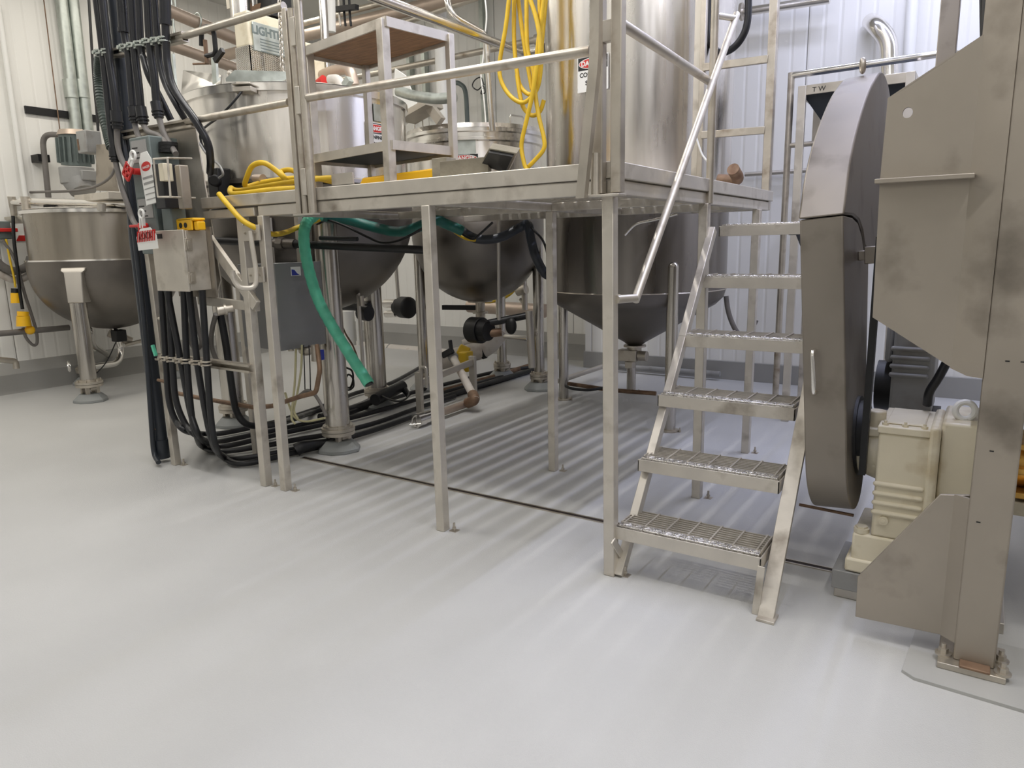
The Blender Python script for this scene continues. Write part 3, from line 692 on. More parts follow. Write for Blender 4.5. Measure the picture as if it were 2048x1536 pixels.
def conduit(name, pts, r, label, mtl='conduit', lower=None, bush=None, sleeve=None, grp=G1, n=6):
    "a rigid coated conduit, with its flexible whip and bushing as parts"
    root = thing(name, pts[-1], label, 'conduit', grp)
    top = Vector((pts[0].x, pts[0].y, ZC)); k0 = pts[0].lerp(top, .25)
    obj('pipe', MB().tube([top, k0] + spline(pts, n), r, 14), mtl, root)
    if sleeve: obj('sleeve', MB().cyl(pts[0], pts[0].lerp(pts[1], sleeve), r*1.45, seg=16).cyl(pts[0].lerp(pts[1], sleeve-.06), pts[0].lerp(pts[1], sleeve+.01), r*1.6, seg=16), 'conduit', root)
    if lower: obj('flexible_whip', MB().tube(spline(lower, 8), r*.72, 12), 'flex', root)
    if bush:
        b0, b1 = Vector(bush[0]), Vector(bush[1]); d = b1-b0; mb = MB()
        mb.cyl(b0, b0+d*.55, r*1.35, seg=14).cyl(b0+d*.55, b1, r*1.15, seg=14)
        for t in (.55, .75): mb.cyl(b0+d*t, b0+d*(t+.08), r*1.5, seg=14)
        obj('bushing', mb, 'black', root)
    return root
T3 = lambda px, y=CY: at(px, -60, Y=y)
conduit('conduit', [T3(186), cpt(206, 106), cpt(221, 250), cpt(228, 300)], .024, 'leftmost black conduit of the rack, ending in a grey whip low beside the kettle',
        lower=[cpt(230, 318), cpt(243, 372), cpt(256, 412), cpt(266, 440), cpt(277, 456, -.12)], bush=(cpt(227, 296), cpt(231, 324)))
conduit('conduit', [T3(199), cpt(217, 106), cpt(228, 180), cpt(233, 225)], .026, 'second black conduit from the left, its whip looping to the upper switch box',
        lower=[cpt(234, 240), cpt(235, 285), cpt(243, 318), cpt(256, 338), cpt(272, 345, -.1)], bush=(cpt(232, 222), cpt(235, 258)))
conduit('conduit', [at(240, -60, Y=-.09), at(249, 64, Y=-.09), cpt(257, 108), cpt(266, 212)], .024, 'black conduit with a stepped coupling, right of the thick grey pipe',
        lower=[cpt(268, 240), cpt(276, 270), cpt(292, 288), cpt(307, 300, -.12)], bush=(cpt(266, 214), cpt(271, 246)), sleeve=1.0)
conduit('conduit', [T3(260), cpt(269, 95), cpt(277, 170), cpt(281, 212)], .025, 'black conduit whose whip turns right into the round valve body',
        lower=[cpt(287, 250), cpt(298, 264), cpt(322, 273), cpt(334, 290, -.12)], bush=(cpt(281, 214), cpt(287, 248)))
conduit('conduit', [T3(275), cpt(282, 92), cpt(288, 118), cpt(298, 152), cpt(320, 195, -.03), cpt(342, 240, .02)], .021, 'black conduit bending right just under the top strut to pass behind the back plate')
conduit('conduit', [T3(292), cpt(300, 86), cpt(308, 150), cpt(313, 203)], .025, 'black conduit with a straight drop ending above the caged box',
        lower=[cpt(318, 236), cpt(326, 262), cpt(340, 288), cpt(352, 308, -.12)], bush=(cpt(312, 204), cpt(318, 236)))
conduit('conduit', [T3(305), cpt(316, 86), cpt(320, 130), cpt(332, 170), cpt(352, 208), cpt(371, 240, -.03)], .019, 'slim black conduit sweeping right, second from the right end')
conduit('conduit', [T3(328), cpt(332, 83), cpt(336, 135), cpt(349, 180), cpt(392, 243, -.06), cpt(415, 285, -.03), cpt(421, 320, 0), cpt(420, 345, .06)], .023, 'rightmost black conduit, sweeping in a long bend past the kettle', sleeve=.75)
thick = thing('drain_pipe', at(325, 912, Z=.05), 'thick dark grey plastic pipe standing at the left end of the rack with a cap', 'pipe')
tp = [Vector((at(225, -60, Y=.02).x, .02, ZC)), at(225, -60, Y=.02), at(246, 150, Y=.02), at(273, 482, Y=-.0), at(323, 895, Y=-.03)]
obj('pipe', MB().tube(tp, .047, 20), 'pvc', thick)
obj('cap', MB().cyl(at(321, 878, Y=-.03), at(325, 915, Y=-.03), .054), 'pvc', thick)
obj('strap', MB().torus(at(315, 855, Y=-.03), (0, 0, 1), .049, .006), 'rust', thick)
solo('conduit', MB().tube(spline([at(243, 262, Y=-.04), at(252, 320, Y=-.05), at(266, 440, Y=-.06), at(289, 650, Y=-.08), at(303, 850, Y=-.1), at(308, 905, Y=-.1), at(317, 925, Y=-.13)], 6), .017), 'pvc', 'thin dark tube with a kicked-out foot left of the capped pipe', 'conduit', G1)
solo('flex_hose', MB().tube(spline([at(200, 104, Y=-.03), at(197, 130, Y=-.0), at(197, 165, Y=.02), at(203, 215, Y=.0), at(213, 262, Y=-.04), at(222, 296, Y=-.075)], 24), lambda t: .028+.003*math.sin(t*260)), 'olive', 'ribbed green-grey hose hanging behind the leftmost conduit', 'hose')
for k, (px, py) in enumerate([(202, 108), (215, 107), (252, 98), (267, 95), (281, 92), (298, 87), (315, 85), (330, 83)]):
    p = cpt(px, py); clamp(p, .024, ca)
# --- switch boxes with lockouts
def switch_box(p0, w, h, d, label):
    p0 = Vector(p0); r = thing('switch_box', p0, label, 'switch box', 'disconnect switches')
    obj('body', MB().box(p0.x, p0.x+w, p0.y, p0.y+d, p0.z-h, p0.z), 'greygreen', r, .008)
    obj('nameplate', MB().box(p0.x+.02, p0.x+w-.03, p0.y-.002, p0.y, p0.z-h*.38, p0.z-.02), 'grey', r)
    mb = MB()
    for i, z in enumerate((.06, .09, .12)): mb.box(p0.x+.03, p0.x+.03+.1*(.6+.3*((i*7) % 3)/2), p0.y-.003, p0.y-.002, p0.z-z-.008, p0.z-z)
    obj('lettering', mb, 'dark', r, kind='stuff')
    obj('switch_handle', MB().box(p0.x-.03, p0.x+w*.5, p0.y-.05, p0.y, p0.z-h*.535, p0.z-h*.49).cyl((p0.x+w*.45, p0.y-.055, p0.z-h*.52), (p0.x+w*.45, p0.y, p0.z-h*.52), .02), 'red', r, .004)
    return r
s1 = at(257, 277, Y=-.20); switch_box(s1, .22, .40, .19, 'upper grey-green switch box hung with a red lockout hasp and white tag')
s2 = at(271, 393, Y=-.20); switch_box(s2, .21, .36, .19, 'lower grey-green switch box above the grey junction box')
def hasp(p, label, tilt=0., flip=1):
    p = Vector(p); r = thing('lockout_hasp', p, label, 'lockout', 'red lockout hasps')
    ct, sn = math.cos(tilt), math.sin(tilt)
    def q(a, b): return Vector((p.x+a*ct-b*sn, p.y, p.z+a*sn+b*ct))
    obj('shank', MB().torus(q(0, .0), (0, 1, .0), .026, .008).bar(q(-.012, -.02), q(-.012, -.085), .01, .02).bar(q(.014, -.02), q(.014, -.085), .01, .02), 'white', r)
    mb = MB()
    for i in (-1, 1):
        mb.bar(q(.034*i, -.075), q(.034*i, -.165), .012, .014)
    for b in (-.078, -.120, -.162): mb.bar(q(-.036, b), q(.036, b), .012, .016)
    mb.bar(q(0, -.075), q(0, -.165), .012, .014)
    obj('body', mb, 'red', r, .002)
    return r
hasp(at(266, 311, Y=-.27), 'red lockout hasp on the upper switch box beside the long white tag', -.75)
hasp(at(283, 428, Y=-.27), 'red lockout hasp on the lower switch box above the card', -.08)
def tagcard(p, w, h, label, tilt=0., stripes=False):
    p = Vector(p); r = thing('lockout_tag', p, label, 'tag', 'lockout tags')
    ct, sn = math.cos(tilt), math.sin(tilt)
    def q(a, b, o=0): return Vector((p.x+a*ct-b*sn, p.y-o, p.z+a*sn+b*ct))
    obj('card', MB().plate([q(-w/2, -h), q(w/2, -h), q(w/2, -.05), q(w*.25, 0), (q(-w*.25, 0)), q(-w/2, -.05)], (0, .003, 0)), 'white', r)
    if not stripes:
        obj('red_oval', MB().plate([q(w*.38*math.cos(a), -.085+.028*math.sin(a), .001) for a in [2*math.pi*k/24 for k in range(24)]], (0, .001, 0)), 'red', r)
        obj('lettering', MB().txt('DANGER', q(0, -.096, .002), (ct, 0, sn), (-sn, 0, ct), w*.15, .0005), 'white', r)
        mb = MB()
        for k in range(6): mb.bar(q(-w*.4, -.15-k*.032, .001), q(w*.4, -.15-k*.032, .001), .002, .004 if k > 1 else .012)
        obj('print', mb, 'grey', r, kind='stuff')
    else:
        mb = MB()
        for k in range(11):
            a = -w*.45+k*w*.085; mb.bar(q(a, -h*.62, .001), q(a+w*.07, -h*.12, .001), .002, .010)
        obj('red_stripes', mb, 'red', r, kind='stuff')
        obj('lettering', MB().txt('LOCK', q(0, -h*.5, .003), (ct, 0, sn), (-sn, 0, ct), w*.26, .0006), 'dark', r)
    return r
tagcard(at(287, 304, Y=-.235), .135, .31, 'long white tag with a red oval hanging from the upper switch box', .10)
tagcard(at(290, 456, Y=-.29), .22, .13, 'white card with red stripes hanging over the junction box corner', .05, True)
# --- caged valve / sensor
cg = thing('caged_box', at(345, 390, Y=-.12), 'small steel instrument box with a round valve inside a bent wire cage', 'instrument box')
A = [at(307, 318, Y=-.28), at(335, 316, Y=-.36), at(383, 317, Y=-.06)]; B = [at(316, 394, Y=-.28), at(341, 394, Y=-.36), at(390, 396, Y=-.06)]
mb = MB().tube(fillet(A, .01), .006, 8).tube(fillet(B, .01), .006, 8)
for a, b in zip(A[:2], B[:2]): mb.cyl(a, b, .006, seg=8)
obj('wire_cage', mb, 'frame', cg)
f0 = at(352, 330, Y=-.24); fx = at(380, 360, X=f0.x+.03)
obj('box', MB().box(f0.x-.02, f0.x+.03, f0.y, fx.y, f0.z-.25, f0.z), 'sheet', cg, .006)
w0 = at(309, 365, Y=-.16); obj('valve_wheel', MB().cyl(w0+Vector((0, 0, 0)), w0+Vector((.04, .0, 0)), .062, seg=24).cyl(w0+Vector((-.02, 0, 0)), w0, .045), 'grey', cg, .004)
obj('valve_body', MB().cyl(at(305, 350, Y=-.17), at(352, 355, Y=-.17), .06).box(*(lambda p: (p.x, p.x+.1, -.26, -.12, p.z-.26, p.z))(at(322, 330, Y=-.2))), 'black', cg, .004)
mb = MB()
for z in (292, 299, 306): c = at(337, z, Y=-.1); mb.cyl(c, c+Vector((0, 0, .02)), .055)
obj('gland', mb, 'dark', cg, kind='stuff')
obj('terminal_block', MB().box(*(lambda p: (p.x, p.x+.05, -.30, -.24, p.z-.10, p.z))(at(325, 328, Y=-.27))), 'cream', cg, .004)
lb = solo('outlet_box', MB().box(*(lambda p: (p.x, p.x+.10, -.2, -.10, p.z-.20, p.z))(at(322, 417, Y=-.2))), 'greygreen', 'dark grey outlet box between the wire cage and the junction box', 'box', bevel=.006)
solo('liquidtight_conduit', MB().tube(spline([at(335, 396, Y=-.12), at(330, 420, Y=-.12), at(320, 445, Y=-.12), at(316, 462, Y=-.12)]), .025), 'flex', 'short grey flexible conduit dropping behind the white-taped elbow above the junction box', 'conduit')
solo('liquidtight_conduit', MB().tube(spline([at(284, 320, Y=-.05), at(300, 368, Y=-.08), at(318, 400, Y=-.1), at(325, 415, Y=-.1)]), .028), 'flex', 'grey flexible conduit slanting from behind the upper switch box to the outlet box', 'conduit')
# --- junction box
jb = thing('junction_box', (-2.92, -.12, 1.26), 'grey steel junction box with a hinged front and two latches, black cables leaving its base', 'junction box')
jx0, jx1, jy0, jy1, jz0, jz1 = -3.095, -2.757, -.205, -.045, 1.264, 1.63
obj('body', MB().box(jx0, jx1, jy0+.018, jy1, jz0, jz1), 'frame', jb, .004)
dr_ = obj('door', MB().box(jx0-.004, jx1+.004, jy0, jy0+.016, jz0-.004, jz1+.004), 'frame', jb, .004)
for z in (1.545, 1.345):
    obj('latch', MB().box(jx1, jx1+.014, jy0+.005, jy0+.05, z-.035, z+.035).box(jx1+.014, jx1+.022, jy0+.012, jy0+.035, z-.025, z+.025), 'rail', jb, .002)
obj('label_plate', MB().box(jx0+.02, jx0+.12, jy0-.002, jy0, 1.585, 1.615), 'dark', jb)
obj('back_flange', MB().box(jx0-.03, jx1+.04, jy1, jy1+.012, jz0-.05, jz1+.02), 'sheet', jb)
yb_ = thing('pipe_hanger', at(370, 458, Y=-.14), 'bright yellow plastic saddle lying on top of the junction box', 'saddle')
p = at(353, 460, Y=-.17); 
mb = MB().box(p.x, p.x+.16, -.17, -.155, jz1, jz1+.07).box(p.x, p.x+.16, -.10, -.085, jz1, jz1+.07).box(p.x+.02, p.x+.18, -.17, -.085, jz1+.055, jz1+.072).box(p.x+.16, p.x+.20, -.155, -.10, jz1, jz1+.05)
obj('body', mb, 'amber', yb_, .006)
obj('hole', MB().cyl((p.x+.05, -.172, jz1+.03), (p.x+.05, -.169, jz1+.03), .016).cyl((p.x+.1, -.172, jz1+.03), (p.x+.1, -.169, jz1+.03), .016), 'dark', yb_)
# --- cables leaving the box, over the lower strut and away along the floor
FZ = .032
def fl(px, py, z=FZ): return at(px, py, Z=z)
far = [(610, 845), (654, 830), (714, 812), (768, 797), (827, 778), (900, 757), (985, 742), (1050, 733)]
defs = [
 ([(322, 575), (332, 722), (338, 800), (352, 842), (372, 862)], [(400, 867), (440, 867), (512, 853), (570, 838), (650, 811), (712, 786), (782, 766), (858, 724), (900, 700)], 'uppermost of the black cables along the floor, climbing towards the leg of the back kettle'),
 ([(337, 575), (345, 725), (352, 800), (372, 850), (395, 872)], [(430, 884), (512, 868), (600, 850), (660, 838), (740, 812), (825, 785), (900, 766), (985, 745), (1058, 735)], 'second black cable down on the floor, its bend just above the third'),
 ([(334, 580), (362, 724), (380, 820), (398, 872)], [(412, 886), (450, 892), (520, 877), (580, 863), (650, 848), (740, 826), (830, 800), (905, 780), (990, 757), (1062, 742)], 'third black cable down on the floor, crossing the second behind the strut'),
 ([(367, 575), (374, 726), (384, 835), (394, 874)], [(405, 893), (440, 903), (520, 893), (600, 878), (660, 868), (750, 846), (835, 816), (910, 792)], 'fourth black cable down on the floor'),
 ([(378, 580), (395, 728), (412, 830), (424, 880)], [(436, 905), (470, 917), (530, 910), (610, 894), (664, 884), (755, 858), (840, 828)], 'fifth black cable down on the floor, next to the lowest'),
 ([(404, 580), (414, 728), (422, 838), (432, 895)], [(448, 915), (475, 927), (515, 923), (580, 907), (640, 893), (690, 880)], 'lowest black cable on the floor, with the widest bend'),
]
G2 = 'black cables from the junction box'
for i, (vp, fp, lab) in enumerate(defs):
    n = len(vp); pts = []
    for k, (x, y) in enumerate(vp):
        f = fl(x, y) if y > 800 else None
        yy = -.1 if k < 2 else -.1 + (.02*(k-1))
        p = at(x, y, Y=yy)
        if p.z < .05: p = fl(x, y, .05)
        pts.append(p)
    root = thing('power_cable', fl(*fp[1]), lab, 'cable', G2)
    pts += [fl(x, y, FZ if k else FZ+.02) for k, (x, y) in enumerate(fp)]
    obj('cable', MB().tube(spline(pts, 8), .021), 'black', root)
    p = pts[1]
    clamp(Vector((p.x, p.y, SC0.z)), .021, cc, 'rail')
# --- extra steel pipes of the rack
solo('floor_pipe', MB().tube(fillet([at(325, 780, Y=.25), at(400, 796, Y=.25), at(510, 815, Y=.25), at(545, 812, Y=.25), at(600, 793, Y=.25), at(632, 785, Y=.25), at(640, 740, Y=.25), at(634, 690, Y=.3)], .03), .016), 'rust', 'brown iron pipe running low behind the two left posts and turning up at the cabinet', 'pipe')
for (pz, lab) in ((637, 'upper'), (760, 'lower')):
    p = at(318 if pz < 700 else 316, pz, Y=-.07); e = p+Vector((.11, .0, -.005))
    solo('pipe_pin', MB().cyl(p, e, .011).cyl(e-Vector((.02, 0, 0)), e, .016), 'rail' if pz < 700 else 'rust', pz < 700 and 'short steel pin through the left post, upper of two' or 'short rusty pin at the left post, lower of two', 'pin')
# --- hose hook bracket on the right post
hk = thing('hook_bracket', at(505, 520, Y=-.08), 'bent flat steel J hook bracket fixed between the two left posts', 'hook')
hy = -.05
obj('hook', MB().tube(fillet([at(500, 462, Y=hy), at(513, 545, Y=hy), at(512, 577, Y=hy-.02), at(478, 576, Y=hy-.1), at(466, 558, Y=hy-.12), at(465, 541, Y=hy-.12)], .05), .015, 10), 'frame', hk)
for py, dx in ((467, 0), (551, 12)):
    a, b = at(484+dx, py, Y=-.03), at(518+dx*.7, py-2, Y=-.03); m_ = MB().plate([a+Vector((0, 0, .045)), b+Vector((0, 0, .045)), b-Vector((0, 0, .045)), a-Vector((0, 0, .045))], (0, .012, 0))
    q = obj('strap_plate', m_, 'frame', hk, .002)
    bl = MB()
    for t in (.2, .8): bl.bolt(a.lerp(b, t), (0, -1, 0), .008, .006)
    obj('bolt', bl, 'rail', q, kind='stuff')
# --- cam coupling hose end
cp = thing('coupler_hose', at(440, 625, Y=.0), 'grey hose with a steel quick coupler hanging by the cross bar', 'hose')
c0, c1 = at(436, 622, Y=-.06), at(466, 616, Y=.02)
obj('coupler', MB().cyl(c0, c0.lerp(c1, .4), .03).cyl(c0.lerp(c1, .4), c0.lerp(c1, .55), .036).cyl(c0.lerp(c1, .55), c1, .024).torus(c0, c0-c1, .024, .007), 'rail', cp)
obj('hose', MB().tube(spline([at(432, 628, Y=.05), at(424, 660, Y=.08), at(423, 690, Y=.1), at(431, 716, Y=.12), at(442, 728, Y=.14)]), .016), 'flex', cp)
solo('air_hose', MB().tube(spline([at(440, 625, Y=.1), at(452, 690, Y=.12), at(466, 790, Y=.2), at(474, 825, Y=.25), at(490, 846, Y=.3), at(513, 852, Y=.4), at(560, 846, Y=.55), at(620, 826, Z=.03), at(655, 815, Z=.03)]), .024), 'black', 'thick black hose dropping from the coupler and curving onto the floor', 'hose')
solo('cable_loop', MB().tube(spline([at(386, 585, Y=0.05), at(398, 660, Y=.05), at(403, 685, Y=.05), at(396, 697, Y=.05), at(384, 690, Y=.05), at(372, 640, Y=.05)]), .014), 'flex', 'thin grey cable looped below the junction box', 'cable')
solo('green_valve_lever', MB().bar(at(305, 690, Y=-.1), at(312, 712, Y=-.1), .022, .02), 'green', 'small green lever at the left end of the lower strut', 'lever', bevel=.004)
# --- cabinet under the platform
cbn = thing('control_cabinet', (-2.83, .58, .83), 'large flat grey cabinet with a blue and white sticker under the platform', 'cabinet')
obj('body', MB().box(-3.03, -2.65, .35, .81, .83, 1.41), 'cabinet', cbn, .006)
obj('door', MB().box(-2.65, -2.63, .345, .815, .825, 1.415), 'cabinet', cbn, .004)
a, b = at(581, 534, X=-2.628), at(602, 551, X=-2.628)
obj('sticker', MB().box(-2.629, -2.6275, a.y, b.y, b.z, a.z), 'white', cbn)
obj('blue_mark', MB().plate([(-2.6275, a.y+.006, b.z+.004), (-2.6275, b.y-.012, b.z+.004), (-2.6275, a.y+.05, b.z+.018), (-2.6275, a.y+.03, a.z-.02), (-2.6275, a.y+.006, a.z-.016)], (.001, 0, 0)), 'blue', cbn)
for x, y in ((-2.9, .5), (-2.7, .6)): obj('hanger', MB().box(x, x+.04, y, y+.04, 1.41, 1.72), 'frame', cbn)
gl = MB()
for y in (.5, .58): gl.cyl((-2.72, y, .80), (-2.72, y, .835), .02)
obj('gland', gl, 'rail', cbn, kind='stuff')
# ------------------------------------------------------------------ things on the deck
def pts_at(L, n=8, **k): return spline([at(x, y, **k) for x, y in L], n)
def tubething(name, L, r, material, label, cat, group=None, n=8, **k):
    return solo(name, MB().tube(pts_at(L, n, **k), r, 12), material, label, cat, group)
# step stand: two-tier steel table
n0 = at(771, 32, Z=2.70); l0 = at(584, 93.5, Z=2.70); r0 = at(914, 69, Z=2.69)
ux, uy = (n0-l0), (r0-n0); ux.z = uy.z = 0
ux.normalize(); uy.normalize()
ux = (ux - uy*ux.dot(uy)*.5).normalized(); uy = Vector((-ux.y, ux.x, 0)) if Vector((-ux.y, ux.x, 0)).dot(uy) > 0 else Vector((ux.y, -ux.x, 0))
Lx, Ly = (n0-l0).dot(ux), (r0-n0).dot(uy)
c0 = n0 - ux*Lx; c0.z = 0
ss = thing('step_stand', c0 + ux*Lx/2 + uy*Ly/2 + Vector((0, 0, DZ)), 'two-tier steel stand with a plywood-lined top shelf standing on the platform', 'stand')
def sp(a, b, z): return Vector((c0.x, c0.y, 0)) + ux*a + uy*b + Vector((0, 0, z))
def tier(z, nm, h=.05):
    mb = MB(); 
    for (a0, b0, a1, b1) in ((0, 0, Lx, 0), (Lx, 0, Lx, Ly), (Lx, Ly, 0, Ly), (0, Ly, 0, 0)):
        mb.bar(sp(a0, b0, z-h/2), sp(a1, b1, z-h/2), .012, h)
    f = obj(nm, mb, 'frame', ss)
    obj('shelf_top', MB().plate([sp(0, 0, z-.012), sp(Lx, 0, z-.012), sp(Lx, Ly, z-.012), sp(0, Ly, z-.012)], (0, 0, .010)), 'frame', f)
    obj('shelf_lining', MB().plate([sp(.012, .012, z-.032), sp(Lx-.012, .012, z-.032), sp(Lx-.012, Ly-.012, z-.032), sp(.012, Ly-.012, z-.032)], (0, 0, .016)), 'wood' if z > 2.5 else 'dark', f)
tier(2.70, 'shelf'); tier(2.075, 'shelf')
for a, b in ((.03, .03), (Lx-.03, .0), (Lx-.0, Ly-.03), (.02, Ly-.02)):
    obj('leg', MB().bar(sp(a, b, DZ), sp(a, b, 2.69), .052 if b < .1 else .04, .052 if b < .1 else .04, ux), 'frame', ss, .003)
# yellow hose coiled on the deck
HY = 'yellow hoses'
L1 = [(438, 388), (458, 412), (484, 440), (514, 455)]
hz = lambda x, y, Y: at(x, y, Y=Y)
coil = [hz(600, 376, .12), hz(540, 380, .12), hz(468, 388, .10), hz(462, 376, .18), hz(478, 381, .2), hz(540, 371, .2), hz(600, 362, .2), hz(660, 356, .3), hz(690, 362, .4), hz(600, 356, .34), hz(530, 364, .3), hz(492, 373, .22), hz(495, 351, .2), hz(506, 331, .2), hz(528, 326, .22), hz(552, 341, .26), hz(570, 357, .3), hz(562, 344, .4), hz(580, 340, .42), hz(604, 348, .42), hz(650, 360, .4), hz(705, 372, .4)]
for p in coil: p.z = max(p.z, DZ+.016)
solo('yellow_hose', MB().tube(spline(coil, 8), .0165), 'yellow', 'yellow hose lying in a loose coil on the left end of the platform', 'hose', HY)
solo('yellow_hose', MB().tube(spline([at(438, 388, Y=-.03), at(458, 412, Y=-.05), at(484, 440, Y=-.05), at(512, 456, Y=-.02), at(543, 468, Y=.1), at(570, 465, Y=.3), at(598, 454, Y=.5), at(640, 438, Y=.6)]), .0165), 'yellow', 'yellow hose draped over the platform edge above the J hook', 'hose', HY)
solo('hose_nozzle', MB().cyl(at(508, 356, Y=.3), at(526, 358, Y=.3), .022, .03), 'pink', 'pale rounded hose end inside the yellow coil', 'nozzle')
a = at(664, 372, Y=.05); a.z = DZ
solo('deck_bracket', MB().box(a.x, a.x+.16, a.y, a.y+.012, DZ, DZ+.07).box(a.x, a.x+.16, a.y, a.y+.09, DZ, DZ+.01), 'frame', 'small drilled steel angle plate lying on the deck beside the gate posts', 'bracket')
a = at(712, 362, Y=.35)
mb = MB().plate([(a.x, .35, DZ+.005), (a.x+.05, .35, DZ+.075), (a.x+.62, .35, DZ+.09), (a.x+.62, .35, DZ+.005)], (0, .45, 0))
solo('yellow_board', mb, 'amber', 'bright yellow plastic board lying on the deck under the step stand', 'board', bevel=.01)
a = at(864, 345, Y=.22); b = at(985, 340, Y=.22)
solo('loose_board', MB().box(a.x, a.x+.10, .22, .30, DZ, at(864, 317, Y=.22).z), 'block', 'upright grey block at the left end of the long grey board', 'board', bevel=.003)
solo('loose_board', MB().bar((a.x+.105, .17, DZ+.05), (b.x+.02, .17, DZ+.05), .03, .085), 'block', 'long grey weathered board lying on the deck behind the toe plate', 'board', bevel=.003)
br = thing('scrub_pad', at(995, 340, Y=.1), 'square brush tilted on edge with dark bristles at the end of the long board', 'brush')
q = [at(960, 328, Y=.20), at(978, 297, Y=.06), at(1034, 307, Y=.06), at(1016, 344, Y=.20)]
obj('back', MB().plate(q, (.0, .03, .028)), 'block', br, .003)
q2 = [x.lerp((q[0]+q[2])/2, .14)+Vector((0, -.014, -.012)) for x in q]
obj('bristles', MB().plate(q2, (0, .022, .02)), 'dark', br)

# ------------------------------------------------------------------ hoses hung on the tank
HG = 'yellow hoses hung beside the tall tank'
def hung(L, label, Y=2.25, r=.017): return tubething('yellow_hose', L, r, 'yellow', label, 'hose', HG, 8, Y=Y)
hung([(1022, -40), (1012, 50), (1000, 120), (1001, 157), (1017, 188), (1041, 205), (1060, 197), (1077, 169), (1083, 108), (1080, 40), (1078, -40)], 'yellow hose forming the widest, outermost hanging loop left of the tall tank', 2.25)
hung([(1029, -40), (1028, 72), (1034, 144), (1043, 176), (1063, 188), (1068, 150), (1055, 96), (1053, 12), (1053, -40)], 'yellow hose in the inner narrow loop left of the tall tank', 2.32)
hung([(1031, -40), (1046, 72), (1060, 157), (1066, 178), (1078, 140), (1086, 60), (1095, -40)], 'yellow hose crossing diagonally through the hanging loops', 2.36)
hung([(1050, -30), (1073, 39), (1080, 96), (1072, 144), (1064, 193), (1053, 241), (1043, 289), (1048, 325), (1054, 341)], 'yellow hose trailing from the loops down to the deck', 2.20)
hung([(1092, -30), (1078, 72), (1070, 169), (1077, 229), (1088, 277), (1087, 299), (1070, 320), (1052, 338)], 'yellow hose end hugging the tank side and doubling back at the deck', 2.24)
hung([(1034, 150), (1040, 190), (1048, 217), (1065, 231), (1080, 222), (1088, 200)], 'short low yellow hose loop hanging below the others', 2.3)
h0 = at(1052, -42, Y=2.28); h1 = Vector((-1.80, 2.62, h0.z))
solo('hose_hook', MB().tube(fillet([(h0.x-.16, 2.27, h0.z+.05), (h0.x-.14, 2.27, h0.z-.01), (h0.x+.14, 2.28, h0.z-.01), h1], .04), .014), 'frame', 'steel hook arm on the tall tank carrying the yellow hoses', 'hook')
# ------------------------------------------------------------------ overhead pipework
PG = 'overhead steel pipes'
def pipe(name, p, r, material, label, grp=PG, fr=.0, cat='pipe'):
    p = [Vector(q) for q in p]
    return solo(name, MB().tube(fillet(p, fr, 8) if fr else p, r, 18), material, label, cat, grp)
p0, p1, p2 = at(700, -25, X=-2.2), at(1046, 106, X=-2.2), at(1078, 110, X=-1.98)
r_ = thing('overhead_pipe', p1, 'large steel pipe slanting over the step stand to an elbow beside the tall tank', 'pipe', PG)
obj('pipe', MB().tube(fillet([p0, p1, p1+Vector((.22, .0, .0))], .1, 8), .036, 18), 'shiny', r_)
obj('clamp', MB().cyl(p1+Vector((.2, 0, 0)), p1+Vector((.235, 0, 0)), .05), 'rail', r_)
q0, q1 = at(795, 139, Y=4.1), at(1076, 79, Y=4.1)
r_ = thing('overhead_pipe', q1, 'horizontal steel pipe on the back wall passing behind the white column', 'pipe', PG)
obj('pipe', MB().cyl(q0-Vector((2.2, 0, 0)), q1, .034), 'rail', r_); obj('clamp', MB().cyl(q1-Vector((.03, 0, 0)), q1+Vector((.02, 0, 0)), .055), 'rail', r_)
for L, r, lab in (([(640, 39), (800, -3)], .035, 'upper of the steel pipes behind the black cable clamps'),
                  ([(655, 60), (905, -2)], .07, 'thickest steel pipe crossing behind the step stand top'),
                  ([(760, 62), (955, -5)], .03, 'slim steel pipe just under the thickest one, right of the step stand top')):
    a, b = at(*L[0], Y=3.75), at(*L[1], Y=3.75); d = (b-a)
    pipe('overhead_pipe', [a-d*1.2, b+d*.3], r, 'rail' if r < .05 else 'pink', lab)
pipe('bent_pipe', [at(894, -30, D=5.9), at(897, 28, D=5.9), at(965, 65, D=6.1), at(972, 78, D=6.1), at(985, 262, D=6.3)], .028, 'shiny', 'bent steel pipe stepping down to the lid of the smaller kettle', None, .16)
wc = thing('white_column', (-4.04, 4.0, 0), 'thick white plastic vertical pipe behind the smaller kettle', 'pipe')
a, b = at(878, -30, Y=4.0), at(890, 300, Y=4.0)
obj('pipe', MB().cyl((b.x, 4.0, 1.5), (b.x, 4.0, 4.15), .075, seg=28), 'white', wc); obj('collar', MB().cyl((b.x, 4.0, 4.10), (b.x, 4.0, 4.16), .09, seg=28), 'white', wc); obj('upper_pipe', MB().cyl((b.x, 4.0, 4.16), (b.x, 4.0, 4.8), .05, seg=24), 'rail', wc)
for (x, y0, y1, lab) in ((958, -20, 245, 'grey strut on the back wall right of the white column'), (812, 90, 240, 'grey strut on the back wall left of the white column'), (842, 90, 230, 'thin strut on the back wall just left of the white column')):
    a, b = at(x, y0, Y=5.38), at(x, y1, Y=5.38)
    solo('wall_strut', MB().box(a.x-.03, a.x+.03, 5.40, 5.499, b.z, a.z), 'galv', lab, 'strut', 'struts on the back wall')
tubething('thin_wire', [(968, -20), (973, 30), (970, 72), (966, 120), (962, 150), (968, 200), (972, 250)], .008, 'white', 'thin pale cable dangling beside the bent steel pipe', 'cable', Y=3.2)
tubething('thin_wire', [(968, 170), (962, 155), (950, 160), (945, 172), (955, 180), (966, 172), (970, 185), (962, 187), (966, 176)], .006, 'dark', 'small dark loop of wire by the bent steel pipe', 'cable', Y=3.2)
